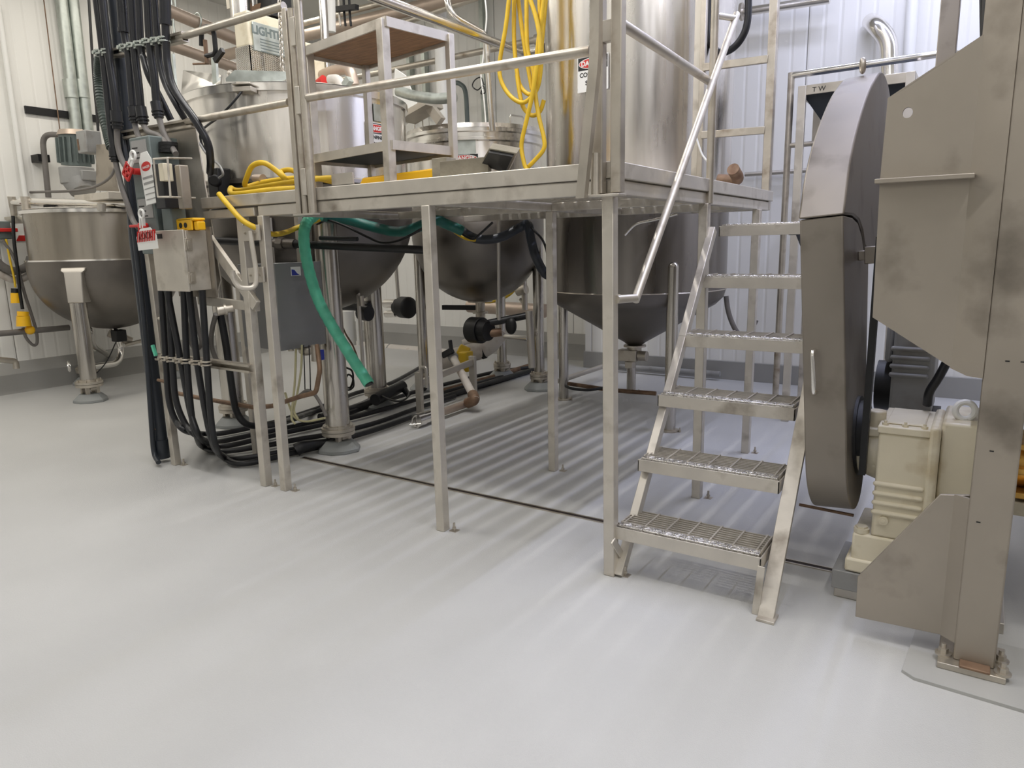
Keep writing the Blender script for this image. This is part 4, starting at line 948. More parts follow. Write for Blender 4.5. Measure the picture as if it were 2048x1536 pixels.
tubething('wall_conduit', [(905, 165), (920, 168), (931, 185), (935, 250)], .03, 'greygreen', 'dark bent conduit dropping behind the smaller kettle', 'conduit', Y=5.2)
tubething('blue_print_hose', [(796, 182), (830, 192), (870, 197), (909, 195)], .045, 'galv', 'grey hose with blue print spanning to the step stand leg', 'hose', Y=2.2)
obj('lettering', MB().txt('FOOD GRADE', at(835, 192, Y=2.145), (1, 0, -.02), (0, 0, 1), .04, .001), 'blue', None) if False else None
solo('feed_chute', MB().plate([at(790, 135, Y=2.6), at(812, 150, Y=2.6), at(840, 218, Y=2.6), at(812, 240, Y=2.6), at(785, 215, Y=2.6)], (-.3, .3, 0)), 'white', 'pale tilted chute between the two kettles', 'chute', bevel=.01)
solo('feed_chute', MB().bar(at(812, 240, Y=2.5), at(868, 208, Y=2.5), .25, .05).bar(at(858, 212, Y=2.5), at(882, 243, Y=2.5), .06, .08), 'frame', 'steel tilted bracket arm beside the pale chute', 'bracket')
# pipes above the big kettle
pipe('riser_pipe', [(at(643, -40, Y=1.9).x, 1.9, ZC), at(643, -40, Y=1.9), at(655, 165, Y=1.9)], .036, 'shiny', 'polished vertical pipe rising from the large kettle beside the gate posts', 'risers on the large kettle')
pipe('riser_pipe', [(at(659, -40, Y=2.3).x, 2.3, ZC), at(659, -40, Y=2.3), at(661, 64, Y=2.3)], .05, 'white', 'pale translucent vertical tube behind the polished riser', 'risers on the large kettle')
pipe('bent_pipe', [at(625, 160, Y=1.75), at(665, 142, Y=1.75), at(700, 136, Y=1.75), at(709, 172, Y=1.75)], .045, 'pink', 'pinkish bent pipe arching over the large kettle lid', None, .08)
pipe('bent_pipe', [at(660, 160, Y=1.6), at(676, 158, Y=1.6), at(686, 176, Y=1.6)], .04, 'insul', 'short clamped elbow in front of the pinkish bent pipe', None, .05)
solo('red_cap', MB().cyl(at(630, 168, Y=1.6), at(648, 160, Y=1.6), .02, .04), 'red', 'red plastic cap on the large kettle lid', 'cap')
solo('lid_fin', MB().bar(at(690, 172, Y=1.5), at(700, 158, Y=1.5), .05, .05), 'galv', 'striped metal fitting on the large kettle lid', 'fitting')
for i, x in enumerate((678, 688, 699)):
    tubething('cable', [(x-2, -40), (x, 20), (x+3, 52)], .012, 'dark' if i else 'frame', ['left', 'middle', 'right'][i] + 'most of three short cables clamped above the step stand', 'cable', 'three cables above the step stand', Y=2.6)
solo('cable_clamp_bar', MB().bar(at(672, 19, Y=2.58), at(714, 14, Y=2.58), .05, .045), 'dark', 'black clamp bar holding the three cables above the step stand', 'clamp')
pipe('pinkish_pipe', [at(300, 6, X=-4.9), at(560, 115, X=-4.9)], .055, 'pink', 'upper pinkish pipe with a wire hanger behind the black conduits')
pipe('pinkish_pipe', [at(320, 83, X=-4.9), at(545, 162, X=-4.9)], .048, 'pink', 'lower pinkish pipe ending behind the black conduits')
solo('pipe_hanger', MB().torus(at(394, 44, X=-4.9), (.1, 1, -.1), .075, .008), 'galv', 'wire ring hanger on the upper pinkish pipe', 'hanger')
for (px, py, lab) in ((352, 94, 'thin hanger rod dropping from the ceiling to the lower pinkish pipe'), (352, 22, 'thin hanger rod dropping from the ceiling to the upper pinkish pipe')):
    p = at(px, py, X=-4.9); solo('hanger_rod', MB().cyl(p, (p.x, p.y, ZC), .009), 'galv', lab, 'rod')
# C-clamp on the rail
cc_ = thing('c_clamp', at(405, 75, Y=-.03), 'rusty steel C clamp hung on the top guard rail', 'clamp')
obj('frame', MB().tube(fillet([at(403, 92, Y=-.02), at(403, 62, Y=-.02), at(412, 52, Y=-.02), at(424, 56, Y=-.02), at(428, 66, Y=-.02), at(432, 108, Y=-.02), at(412, 112, Y=-.02)], .03), .014, 8), 'dark', cc_)
obj('screw', MB().cyl(at(410, 80, Y=-.02), at(414, 127, Y=-.02), .012).cyl(at(386, 128, Y=-.04), at(418, 127, Y=0), .006), 'rust', cc_)
obj('jaw', MB().bar(at(430, 122, Y=-.02), at(446, 100, Y=-.02), .02, .03), 'dark', cc_)
# --- mixer drive on the large kettle
mx = thing('mixer_drive', at(530, 160, Y=1.2), 'cream top-entry mixer drive with a mesh guard and engraved plate on the large kettle', 'mixer')
my = 1.05
A0, A1 = at(468, 60, Y=my), at(496, 57, Y=my); zt, zm, zb_ = A0.z, at(470, 98, Y=my).z, at(472, 152, Y=my).z
xl, xm = A0.x, A1.x; dp = .52
obj('gear_case', MB().box(xl, xm, my, my+dp, zm, zt+.12), 'cream', mx, .015)
def mesh_face(o, u, v, nu, nv, r=.0035):
    m_ = MB()
    for i in range(nu+1): m_.bar(o+u*(i/nu), o+u*(i/nu)+v, r*2, r*2)
    for j in range(nv+1): m_.bar(o+v*(j/nv), o+v*(j/nv)+u, r*2, r*2)
    return m_
P_ = Vector((xl, my, zb_)); 
g1 = mesh_face(P_, Vector((xm-xl, 0, 0)), Vector((0, 0, zm-zb_)), 9, 14)
obj('mesh_guard', g1, 'shiny', mx)
obj('mesh_guard', mesh_face(Vector((xm, my, zb_-.02)), Vector((0, dp, 0)), Vector((0, 0, zm-zb_+.02)), 26, 15), 'shiny', mx)
obj('coupling', MB().cyl((xl+.1, my+.26, 2.66), (xl+.1, my+.26, zm), .06), 'frame', mx)
pl = MB().box(xm+.004, xm+.018, my+.03, my+dp-.12, zm-.03, zt+.04)
obj('name_plate', pl, 'galv', mx, .003)
obj('lettering', MB().txt('LIGHTNIN', (xm+.019, my+.03+(dp-.15)/2, zt-.045), (0, 1, 0), (0, 0, 1), .085, .001, bold=.003), 'greygreen', mx, label='raised LIGHTNIN lettering on the plate')
lm = MB()
for k in range(5): lm.box(xm+.018, xm+.0195, my+.09, my+dp-.2+.02*(k % 2), zt-.08-k*.022, zt-.073-k*.022)
obj('print_line', lm, 'greygreen', mx, kind='stuff')
cx_, cy_ = at(575, 130, Y=1.5).x, 1.5
obj('pedestal', MB().box(at(548, 120, Y=1.5).x, at(596, 120, Y=1.5).x, 1.45, 1.8, 2.64, at(560, 86, Y=1.5).z), 'cream', mx, .02)
obj('motor', MB().cyl(at(484, 50, Y=1.2), at(478, -60, Y=1.2), .085, seg=28), 'tank', mx)
obj('motor_column', MB().cyl(at(508, 52, Y=1.4), at(502, -60, Y=1.4), .05), 'shiny', mx)
obj('shaft_housing', MB().cyl(at(558, 90, Y=1.5), at(552, -60, Y=1.5), .06), 'white', mx)
obj('belt_wheel', MB().cyl(at(533, 50, Y=1.35), at(540, 48, Y=1.5), .16, seg=30), 'rust', mx)
obj('access_plate', MB().plate([at(577, 118, Y=1.42), at(592, 120, Y=1.42), at(598, 163, Y=1.42), at(580, 163, Y=1.42)], (0, .02, 0)), 'white', mx, .003)
obj('dark_bracket', MB().box(*(lambda a, b: (a.x, b.x, 1.3, 1.5, b.z, a.z))(at(512, -30, Y=1.3), at(545, 30, Y=1.3))), 'dark', mx)
solo('ceiling_hanger', MB().box(*(lambda a, b: (a.x, b.x, 2.4, 2.6, b.z, a.z+.2))(at(452, 0, Y=2.4), at(466, 14, Y=2.4))), 'frame', 'grey box end hanging at the ceiling left of the mixer drive', 'box')
ch = thing('hanging_chain', at(564, 140, Y=1.25), 'steel chain hanging in front of the mixer drive', 'chain')
c = MB(); a, b = at(558, -20, Y=1.25), at(564, 138, Y=1.25)
for i in range(26):
    p = a.lerp(b, i/25); c.tube([p+Vector(((math.cos(t)*.014, 0, math.sin(t)*.026) if i % 2 else (0, math.cos(t)*.014, math.sin(t)*.026))) for t in [2*math.pi*k/10 for k in range(10)]], .005, 6, closed=True)
obj('links', c, 'rail', ch, kind='stuff')
obj('hook', MB().tube(spline([b, b+Vector((.02, 0, -.03)), b+Vector((0, 0, -.06)), b+Vector((-.02, 0, -.04))]), .006), 'rail', ch)
# ------------------------------------------------------------------ left wall
WX = XL+.07
for (x0, x1, lab) in ((118, 160, 'left galvanised pipe running down the left wall'), (141, 180, 'right galvanised pipe running down the left wall')):
    a, b = at(x0, -40, X=WX), at(x1, 300 if x0 > 130 else 320, X=WX)
    r_ = thing('galvanised_pipe', b, lab, 'pipe', 'galvanised wall pipes')
    obj('pipe', MB().tube([(a.x, a.y, ZC), a, b], .062, 22), 'galv', r_)
    cz = at(x0+.098*200+3, 178, X=WX).z
    obj('coupling', MB().cyl((b.x, b.y, cz-.1), (b.x, b.y, cz+.1), .072, seg=22), 'galv', r_)
a, b = at(50, 217, X=XL+.02), at(212, 243, X=XL+.02)
solo('wall_strut', MB().box(XL, XL+.03, a.y, b.y, a.z-.05, a.z+.03), 'dark', 'dark horizontal strut channel behind the galvanised pipes', 'strut')
for (L, r, m_, lab) in (([(-4, 10), (52, 400)], .028, 'white', 'pale conduit running down the left wall at the picture edge'), ([(85, -20), (120, 262)], .006, 'rust', 'thin brown wire down the left wall')):
    tubething('wall_conduit', L, r, m_, lab, 'conduit', X=XL+.05)
solo('motor_conduit', MB().tube(fillet([at(126, 270, X=-7.3), at(84, 268, X=-7.55), at(97, 395, X=-7.55)], .16, 8), .03), 'flex', 'bent grey conduit arching from the agitator motor down behind the kettle', 'conduit')
solo('conduit_strap', MB().box(*(lambda p: (XL, p.x+.05, p.y-.06, p.y+.06, p.z-.04, p.z+.04))(at(84, 317, X=-7.6))), 'dark', 'dark strut clip fixing the bent motor conduit to the wall', 'clip')
tubething('hanging_lead', [(176, -30), (187, 150), (194, 230), (198, 290)], .014, 'dark', 'thin black cord hanging between the galvanised pipes and the conduits', 'cord', X=-7.0)
am = thing('agitator_motor', at(158, 390, Y=1.45), 'grey finned agitator motor with a brown-topped terminal box on the kettle bridge', 'motor')
mc = at(150, 305, Y=1.4)
top_, bot_ = at(147, 268, Y=1.4), at(153, 332, Y=1.4)
obj('motor_body', MB().cyl(bot_, top_, .145, seg=28), 'greygreen', am)
mb = MB()
for k in range(18):
    a = 2*math.pi*k/18; d = Vector((math.cos(a), math.sin(a), 0)); mb.bar(bot_+d*.155+Vector((0, 0, .03)), top_+d*.155-Vector((0, 0, .05)), .012, .05, d)
obj('cooling_fins', mb, 'greygreen', am, kind='stuff')
obj('fan_cover', MB().cyl(top_-Vector((0, 0, .02)), top_+Vector((0, 0, .035)), .165, .14, 28), 'pink', am)
tb = at(158, 275, Y=1.2); obj('terminal_box', MB().box(tb.x-.02, tb.x+.17, 1.18, 1.34, tb.z-.16, tb.z+.06), 'grey', am, .01)
obj('orange_label', MB().box(tb.x-.005, tb.x+.025, 1.176, 1.18, tb.z-.13, tb.z-.02), 'rust', am)
gz = at(155, 352, Y=1.35)
obj('gear_head', MB().cyl(gz-Vector((0, 0, .09)), gz+Vector((0, 0, .09)), .17, seg=28).box(gz.x-.1, gz.x+.2, 1.3, 1.5, gz.z-.06, gz.z+.05), 'grey', am, .012)
obj('gear_snout', MB().cyl(gz-Vector((-.08, 0, .17)), gz-Vector((-.03, 0, .07)), .13, .16, 24), 'grey', am)
a, b = at(192, 290, Y=1.2), at(234, 384, Y=1.2)
obj('bracket_plate', MB().plate([at(192, 289, Y=1.25), at(215, 288, Y=1.25), at(235, 383, Y=1.25), at(192, 381, Y=1.25)], (0, .02, 0)), 'sheet', am, .003)
obj('mount', MB().box(*(lambda p: (p.x-.22, p.x+.45, 1.1, 1.5, p.z-.05, p.z+.02))(at(190, 393, Y=1.2))), 'frame', am, .004)
tubething('motor_cable', [(230, 336), (222, 352), (205, 366), (180, 376), (140, 382), (80, 384), (40, 386), (26, 393)], .014, 'flex', 'grey cable sagging from the agitator motor to the left bridge upright', 'cable', Y=1.15)
# items low on the left wall
ws = thing('wall_switch', at(5, 460, X=XL+.1), 'grey switch box with a red handle on the left wall at the picture edge', 'switch box')
a, b = at(-20, 442, X=XL+.15), at(26, 478, X=XL+.15)
obj('body', MB().box(XL, XL+.15, a.y, b.y, b.z, a.z), 'greygreen', ws, .01)
h = at(16, 460, X=XL+.17); obj('handle', MB().box(XL+.15, XL+.19, h.y-.09, h.y+.09, h.z-.02, h.z+.02), 'red', ws, .006)
a, b = at(32, 470, X=XL+.01), at(52, 483, X=XL+.01)
sg = thing('hazard_label', (XL+.01, a.y, a.z), 'red and black hatched label on the wall beside the grey switch box', 'label')
obj('plate', MB().box(XL, XL+.006, a.y, b.y, b.z, a.z), 'white', sg)
mb = MB()
for k in range(7): y = a.y+(b.y-a.y)*k/7; mb.bar((XL+.007, y, b.z+.005), (XL+.007, y+.035, a.z-.005), .002, .012)
obj('stripes', mb, 'red', sg, kind='stuff')
def plugcord(L, r, m_, px, py0, py1, pr, label, X):
    root = thing('plug_cord', at(*L[-1], X=X), label, 'cord', 'cords with yellow plugs on the left wall')
    obj('cord', MB().tube(pts_at(L, 8, X=X), r), m_, root)
    obj('plug', MB().cyl(at(px, py0, X=X), at(px+2, py1, X=X), pr, pr*1.15), 'amber', root)
    obj('plug_ring', MB().cyl(at(px, py0-9, X=X), at(px, py0, X=X), pr*.9), 'dark' if pr < .05 else 'amber', root)
    return root
plugcord([(26, 432), (28, 480), (34, 530), (40, 585), (45, 618)], .017, 'dark', 46, 632, 652, .062, 'black cord with the larger yellow plug hanging beside the kettle', XL+.35)
plugcord([(12, 478), (20, 520), (28, 555), (31, 575)], .011, 'yellow', 30, 586, 606, .042, 'thin yellow cord ending in the smaller yellow plug on the wall', XL+.3)
tubething('looped_lead', [(46, 655), (52, 675), (66, 690), (74, 685), (72, 660), (60, 620), (50, 590), (30, 520), (5, 480)], .016, 'flex', 'grey-brown cord looping below the larger yellow plug', 'cord', X=XL+.3)
tubething('black_hose', [(-20, 510), (5, 533), (30, 542), (55, 532), (62, 515)], .045, 'flex', 'grey hose sagging in a wide loop on the wall left of the kettle', 'hose', X=XL+.2)
tubething('black_hose', [(-20, 535), (10, 553), (35, 560), (60, 548), (75, 530)], .04, 'insul', 'pale hose sagging just below the grey loop on the wall', 'hose', X=XL+.15)
solo('wall_pipe', MB().cyl(at(-20, 669, X=XL+.3), at(138, 655, X=XL+.3), .032), 'flex', 'grey horizontal pipe running behind the kettle leg at the left wall', 'pipe')
obj('grip', MB().sphere(at(60, 660, X=XL+.34), .05), 'amber', bpy.data.objects['wall_pipe'])
solo('spigot', MB().tube(fillet([at(-20, 718, X=XL+.5), at(31, 722, X=XL+.5), at(33, 737, X=XL+.5)], .03), .03), 'rail', 'steel pipe spigot turned down near the floor at the left wall', 'spigot')
# ------------------------------------------------------------------ under the platform
a, b = at(428, 481, Y=.40), at(850, 500, Y=.75)
up_ = thing('black_pipe', (a+b)/2, 'dark iron pipe with a union running across under the platform', 'pipe')
obj('pipe', MB().cyl(a, b+(b-a)*.02, .026), 'dark', up_)
c = a.lerp(b, .345); d = (b-a).normalized(); obj('union', MB().cyl(c-d*.05, c+d*.12, .034).cyl(c-d*.02, c+d*.03, .044, seg=8), 'bowl', up_)
pipe('black_pipe', [at(640, 476, Y=.56), at(715, 478, Y=.62)], .014, 'black', 'short thin black pipe lying just above the iron pipe', None)
gh = thing('suction_hose', at(735, 765, Y=.5), 'bright green suction hose hanging from under the deck with its cut end free', 'hose')
obj('hose', MB().tube([p for p in spline([at(640, 431, Y=.62), at(622, 436, Y=.55), at(611, 452, Y=.5), at(608, 480, Y=.48), at(615, 528, Y=.48), at(634, 593, Y=.48), at(660, 645, Y=.49), at(700, 710, Y=.5), at(738, 768, Y=.5)], 12)], lambda t: .037+.0012*math.sin(t*420), 20), 'green', gh)
e0, e1 = at(737.5, 767, Y=.5), at(739, 770, Y=.5)
obj('hose_bore', MB().cyl(e0, e1, .028), 'dark', gh)
solo('suction_hose', MB().tube(spline([at(640, 432, Y=.7), at(690, 438, Y=.9), at(740, 452, Y=1.0), at(790, 463, Y=1.0), at(825, 458, Y=1.0), at(868, 441, Y=1.1), at(890, 447, Y=1.2), at(925, 462, Y=1.3)], 10), .036), 'shaded_green', 'green hose draped along under the deck between the posts', 'hose')
solo('suction_hose', MB().tube(spline([at(920, 460, Y=1.45), at(955, 478, Y=1.5), at(1000, 475, Y=1.6), at(1040, 455, Y=1.7), at(1056, 450, Y=1.7), at(1062, 480, Y=1.7), at(1072, 515, Y=1.7), at(1088, 545, Y=1.75), at(1100, 552, Y=1.75)], 10), .034), 'pvc', 'dark green-black hose sagging under the deck and dropping by the inner post', 'hose')
tubething('deck_wire', [(632, 450), (655, 441), (690, 452), (735, 474), (764, 485), (800, 480), (843, 458), (870, 440)], .008, 'dark', 'thin black wire sagging under the deck beside the green hose', 'wire', Y=.75)
tubething('deck_wire', [(895, 440), (920, 465), (945, 478), (960, 468), (985, 445)], .008, 'dark', 'thin black wire looping under the deck right of the middle post', 'wire', Y=1.3)
tubething('deck_wire', [(1062, 455), (1085, 480), (1095, 510), (1098, 540)], .008, 'dark', 'thin black wire bowing beside the inner post', 'wire', Y=1.5)
tubething('yellow_hose', [(890, 446), (905, 460), (930, 476), (950, 480)], .013, 'yellow', 'yellow hose end showing against the dark hose under the deck', 'hose', HY, Y=1.42)
tubething('yellow_hose', [(955, 603), (985, 603), (1015, 592), (1032, 575), (1042, 556)], .018, 'yellow', 'yellow hose curving behind the smaller kettle bowl', 'hose', HY, Y=4.4)
pipe('instrument_pipe', [at(710, 492, Y=1.3), at(728, 765, Y=1.3)], .015, 'dull', 'slim vertical pipe standing in front of the large kettle bowl', None)
solo('pipe_union', MB().cyl(at(721, 592, Y=1.29), at(723, 612, Y=1.29), .026), 'rail', 'steel union on the slim vertical pipe', 'fitting')
pipe('instrument_pipe', [at(788, 480, Y=3.6), at(797, 600, Y=3.6)], .022, 'dull', 'slim vertical pipe behind the large kettle near the black actuator', None)
pipe('instrument_pipe', [at(997, 440, Y=2.3), at(998, 640, Y=2.3)], .015, 'dull', 'slim vertical pipe in front of the smaller kettle bowl', None)
# actuators and valves
def actuator(c, r, h, ax, label, mat_='dark', stem=None):
    c = Vector(c); t = thing('valve_actuator', c, label, 'actuator', 'black valve actuators')
    ax = Vector(ax).normalized()
    obj('dome', MB().cyl(c-ax*h*.5, c+ax*h*.35, r, r, 24).cyl(c+ax*h*.35, c+ax*h*.5, r, r*.7, 24), mat_, t, .006)
    obj('body', MB().cyl(c-ax*h*1.0, c-ax*h*.5, r*.75, r*.85, 20), mat_, t)
    if stem: obj('stem', MB().tube([Vector(s) for s in stem], .028), 'shiny', t)
    return t
c = at(812, 615, Y=3.2)
actuator(c, .12, .16, (1, -.2, 0), 'black domed actuator on a steel valve beside the rear kettle leg', stem=[c+Vector((-.12, 0, .05)), c+Vector((-.3, .03, .05))])
solo('valve_stubs', MB().cyl(at(770, 607, Y=3.2), at(792, 607, Y=3.2), .05).cyl(at(772, 628, Y=3.2), at(792, 627, Y=3.2), .04), 'shiny', 'polished pipe stubs left of the domed actuator', 'valve')
c = at(720, 578, Y=2.2); actuator(c, .085, .13, (1, -.3, 0), 'black actuator behind the slim pipe under the large kettle')
solo('valve_manifold', MB().box(*(lambda p, q: (p.x, q.x, 2.1, 2.25, q.z, p.z))(at(678, 566, Y=2.1), at(708, 592, Y=2.1))), 'black', 'dark valve manifold block under the large kettle bowl', 'valve', bevel=.008)
solo('valve_manifold', MB().cyl(at(684, 612, Y=1.9), at(738, 614, Y=1.9), .04).cyl(at(722, 625, Y=1.85), at(738, 627, Y=1.85), .07), 'black', 'lower dark valve body under the large kettle bowl', 'valve')
for (x, lab) in ((698, 'left white cylindrical filter housing under the large kettle'), (718, 'right white cylindrical filter housing half behind the slim pipe')):
    a, b = at(x-2, 622, Y=2.6), at(x+4, 690, Y=2.6)
    solo('filter_housing', MB().cyl((a.x, 2.6, b.z), (a.x, 2.6, a.z), .065 if x < 710 else .03, seg=22), 'white', lab, 'filter', 'white filter housings')
tubething('copper_tube', [(682, 610), (682, 640), (690, 665), (705, 690), (715, 715)], .008, 'rust', 'thin copper tube curling down beside the white filter housings', 'tube', Y=1.8)
# insulated lines at the back wall
ip = thing('insulated_pipe', at(800, 702, Y=5.2), 'thick white wrapped pipe along the floor at the back wall', 'pipe', 'wrapped pipes')
a, b = at(690, 692, Y=5.2), at(905, 712, Y=5.2); obj('wrap', MB().cyl(a, b, .095, seg=24), 'insul', ip)
jn = MB()
for t in (.45, .8): p = a.lerp(b, t); jn.cyl(p-Vector((.01, 0, 0)), p+Vector((.01, 0, 0)), .099, seg=24)
obj('joint_band', jn, 'grey', ip, kind='stuff')
pipe('insulated_pipe', [at(938, 612, Y=4.75), at(1090, 622, Y=4.75)], .085, 'pink', 'thick beige pipe behind the smaller kettle outlet', 'wrapped pipes')
iv = thing('insulated_pipe', at(950, 705, Y=3.4), 'fat white wrapped elbow with a yellow ball valve below the smaller kettle', 'pipe', 'wrapped pipes')
obj('wrap', MB().tube(fillet([at(880, 722, Y=3.1), at(975, 697, Y=3.4), at(1003, 660, Y=3.5)], .2, 8), .098, 22), 'insul', iv)
obj('tape_band', MB().cyl(at(960, 701, Y=3.36), at(968, 698, Y=3.38), .102, seg=22), 'black', iv)
obj('stub', MB().cyl(at(927, 690, Y=3.45), at(965, 676, Y=3.6), .06), 'insul', iv)
obj('yellow_valve', MB().cyl(at(915, 703, Y=3.05), at(935, 712, Y=3.1), .09).cyl(at(930, 722, Y=3.0), at(940, 738, Y=3.05), .06).box(*(lambda p: (p.x, p.x+.1, 2.95, 3.08, p.z-.1, p.z+.05))(at(922, 712, Y=3.0))), 'yellow', iv, .012, label='yellow ball valve body')
dpp = thing('drop_pipe', at(952, 800, Y=2.6), 'grey angled pipe dropping from the yellow valve to a rusty elbow', 'pipe')
p0, p1 = at(906, 714, Y=2.85), at(951, 800, Z=.12)
obj('pipe', MB().cyl(p0, p1, .038), 'insul', dpp)
obj('elbow', MB().sphere(p0, .055), 'grey', dpp)
obj('rusty_elbow', MB().tube(fillet([p1+(p0-p1)*.12, p1, at(935, 806, Z=.08)], .06), .05), 'rust', dpp)
obj('run', MB().cyl(at(940, 805, Z=.06), at(862, 832, Z=.06), .035), 'pink', dpp)
obj('cam_lock', MB().cyl(at(862, 832, Z=.06), at(844, 838, Z=.06), .055).cyl(at(844, 838, Z=.06), at(832, 842, Z=.06), .062), 'shiny', dpp)
obj('cam_lever', MB().torus(at(836, 842, Z=.06), (.6, -.6, 0), .05, .006).cyl(at(818, 850, Z=.04), at(842, 848, Z=.04), .008), 'shiny', dpp)
solo('lever_handle', MB().bar(at(886, 711, Y=2.8), at(905, 700, Y=2.8), .05, .06).bar(at(903, 702, Y=2.8), at(900, 680, Y=2.8), .03, .035), 'black', 'black lever handle above the yellow valve', 'handle', bevel=.006)
pst = thing('pipe_stand', at(845, 830, Z=0), 'low steel pipe support frame between the middle post and the coupling', 'pipe support')
a = at(841, 832, Z=.0); obj('post', MB().box(a.x-.03, a.x+.03, a.y-.02, a.y+.02, 0, .40), 'dull', pst, .003)
a2 = at(945, 795, Z=0); obj('post', MB().box(a2.x-.035, a2.x+.035, a2.y, a2.y+.04, 0, .42), 'dull', pst, .003)
obj('cross_rail', MB().bar((a.x, a.y+.02, .30), (a2.x, a2.y+.02, .36), .03, .06), 'dull', pst, .003)
obj('u_hook', MB().tube(fillet([at(844, 800, Y=a.y), at(842, 735, Y=a.y), at(853, 735, Y=a.y), at(854, 775, Y=a.y)], .04), .016), 'dull', pst)
c = at(952, 660, Y=2.9); actuator(c, .13, .17, (-1, .1, 0), 'big black domed actuator below the smaller kettle outlet')
pipe('valve_pipe', [at(968, 648, Y=2.9), at(1060, 630, Y=3.1)], .035, 'black', 'upper dark pipe leaving the big black actuator to the right', 'dark valve pipes')
pipe('valve_pipe', [at(970, 668, Y=2.9), at(1003, 664, Y=3.0)], .042, 'rust', 'lower rusty pipe stub leaving the big black actuator', 'dark valve pipes')
solo('drain_valve', MB().sphere(at(1022, 652, Y=2.95), .075, .8, .6, 1.1), 'dark', 'black knob hanging under the upper dark pipe', 'knob')
pipe('valve_pipe', [at(1058, 622, Y=3.0), at(1064, 735, Y=3.0)], .035, 'dull', 'vertical dark pipe with a green-black collar beside the inner post', 'dark valve pipes')
pipe('valve_pipe', [at(1010, 673, Y=3.4), at(1056, 677, Y=3.2)], .025, 'shiny', 'short bright horizontal pipe beside the fat white elbow', 'dark valve pipes')
solo('gauge_cluster', MB().cyl(at(1035, 582, Y=4.2), at(1052, 578, Y=4.2), .06).cyl(at(1048, 560, Y=4.2), at(1050, 620, Y=4.2), .035).cyl(at(1040, 598, Y=4.2), at(1052, 612, Y=4.2), .02), 'rail', 'small steel gauge and valve cluster behind the smaller kettle', 'valve')
pipe('floor_line', [fl(870, 800), fl(960, 772), fl(1060, 742), fl(1085, 735)], .03, 'black', 'black pipe on the floor running back towards the rear leg', 'floor lines')
pipe('floor_line', [fl(885, 782), fl(975, 757), fl(1068, 728)], .026, 'rust', 'brown pipe on the floor just behind the black floor pipe', 'floor lines')
# motor-like coupling on the floor
fm = thing('pump_hose', fl(770, 790), 'black rubber hose end with a fat coupling lying on the floor by the rear leg', 'hose')
obj('coupling', MB().cyl(at(750, 800, Z=.13), at(805, 772, Z=.17), .055).cyl(at(803, 773, Z=.17), at(817, 790, Z=.1), .03), 'black', fm)
obj('hose', MB().tube(spline([at(752, 798, Z=.12), at(720, 812, Z=.06), at(690, 822, Z=.04), at(640, 835, Z=.04)]), .036), 'black', fm)
tubething('wire_coil', [(735, 772), (760, 790), (790, 802), (808, 800), (818, 788), (812, 775)], .009, 'dark', 'thin black wire leading from the green hose end across the floor', 'wire', Z=.16)
tubething('wire_coil', [(692, 735), (704, 742), (706, 760), (700, 775), (690, 770), (695, 750), (705, 755), (707, 772), (698, 780), (690, 776)], .008, 'dark', 'black cable coil hanging behind the front kettle leg', 'cable', Y=1.2)
solo('hose_coupling', MB().tube(spline([fl(592, 900, .05), fl(605, 893, .07), fl(625, 889, .07), fl(650, 885, .07), fl(668, 878, .09)]), lambda t: .05-.028*t), 'black', 'dirty black hose coupling lying at the front kettle foot', 'coupling')
# clear tubing bundle
CT = 'clear tubes under the cabinet'
tubething('clear_tube', [(592, 695), (590, 760), (586, 800), (583, 835), (590, 848)], .008, 'clear', 'left clear tube hanging below the cabinet', 'tube', CT, Y=.5)
tubething('clear_tube', [(604, 690), (602, 740), (594, 790), (588, 820), (596, 838)], .008, 'clear', 'middle clear tube hanging below the cabinet', 'tube', CT, Y=.52)
tubething('clear_tube', [(570, 785), (580, 815), (590, 835), (612, 843), (650, 836)], .008, 'clear', 'clear tube trailing onto the floor beside the second post', 'tube', CT, Y=.56)
tubething('clear_tube', [(600, 790), (615, 781), (630, 790), (645, 815), (652, 832)], .012, 'flex', 'grey tube looping in front of the kettle leg below the cabinet', 'tube', CT, Y=.5)
for x, lab in ((607, 'left thin black wire below the cabinet'), (618, 'right thin black wire below the cabinet')):
    tubething('thin_wire', [(x, 690), (x+2, 740), (x+3, 780)], .004, 'dark', lab, 'wire', 'thin wires below the cabinet', Y=.5)
solo('blue_valve', MB().cyl(at(638, 700, Y=.55), at(640, 715, Y=.55), .014).box(*(lambda p: (p.x, p.x+.02, .54, .58, p.z-.07, p.z))(at(637, 700, Y=.55))), 'blue', 'small blue handled valve under the cabinet edge', 'valve')
solo('air_fitting', MB().sphere(at(612, 700, Y=.6), .05, 1.2, 1, .8).cyl(at(629, 690, Y=.55), at(630, 722, Y=.55), .024), 'rail', 'round steel fitting under the cabinet beside the blue valve', 'fitting')
# base of the tall tank
pipe('tank_pipe', [at(1122, 765, Z=.12), at(1220, 780, Z=.12), at(1312, 787, Z=.12)], .02, 'rust', 'brown pipe low in front of the tall tank legs', 'low pipes at the tall tank')
pipe('tank_pipe', [at(1118, 762, Z=.15), at(1208, 732, Z=.15)], .026, 'dull', 'grey pipe slanting back under the tall tank cone', 'low pipes at the tall tank')
pipe('tank_pipe', [at(1240, 733, Y=4.8), at(1440, 748, Y=4.8)], .03, 'grey', 'grey pipe along the foot of the rear wall behind the tank', 'low pipes at the tall tank')
tubething('black_hose', [(1122, 765), (1140, 776), (1175, 780), (1205, 776)], .014, 'black', 'black hose lying along the brown pipe at the tall tank', 'hose', Z=.14)
tubething('grey_hose', [(1452, 592), (1456, 620), (1464, 645), (1475, 665), (1488, 672), (1502, 660), (1512, 640)], .022, 'flex', 'grey hose curving from the tall tank side to the stair post', 'hose', Y=3.4)
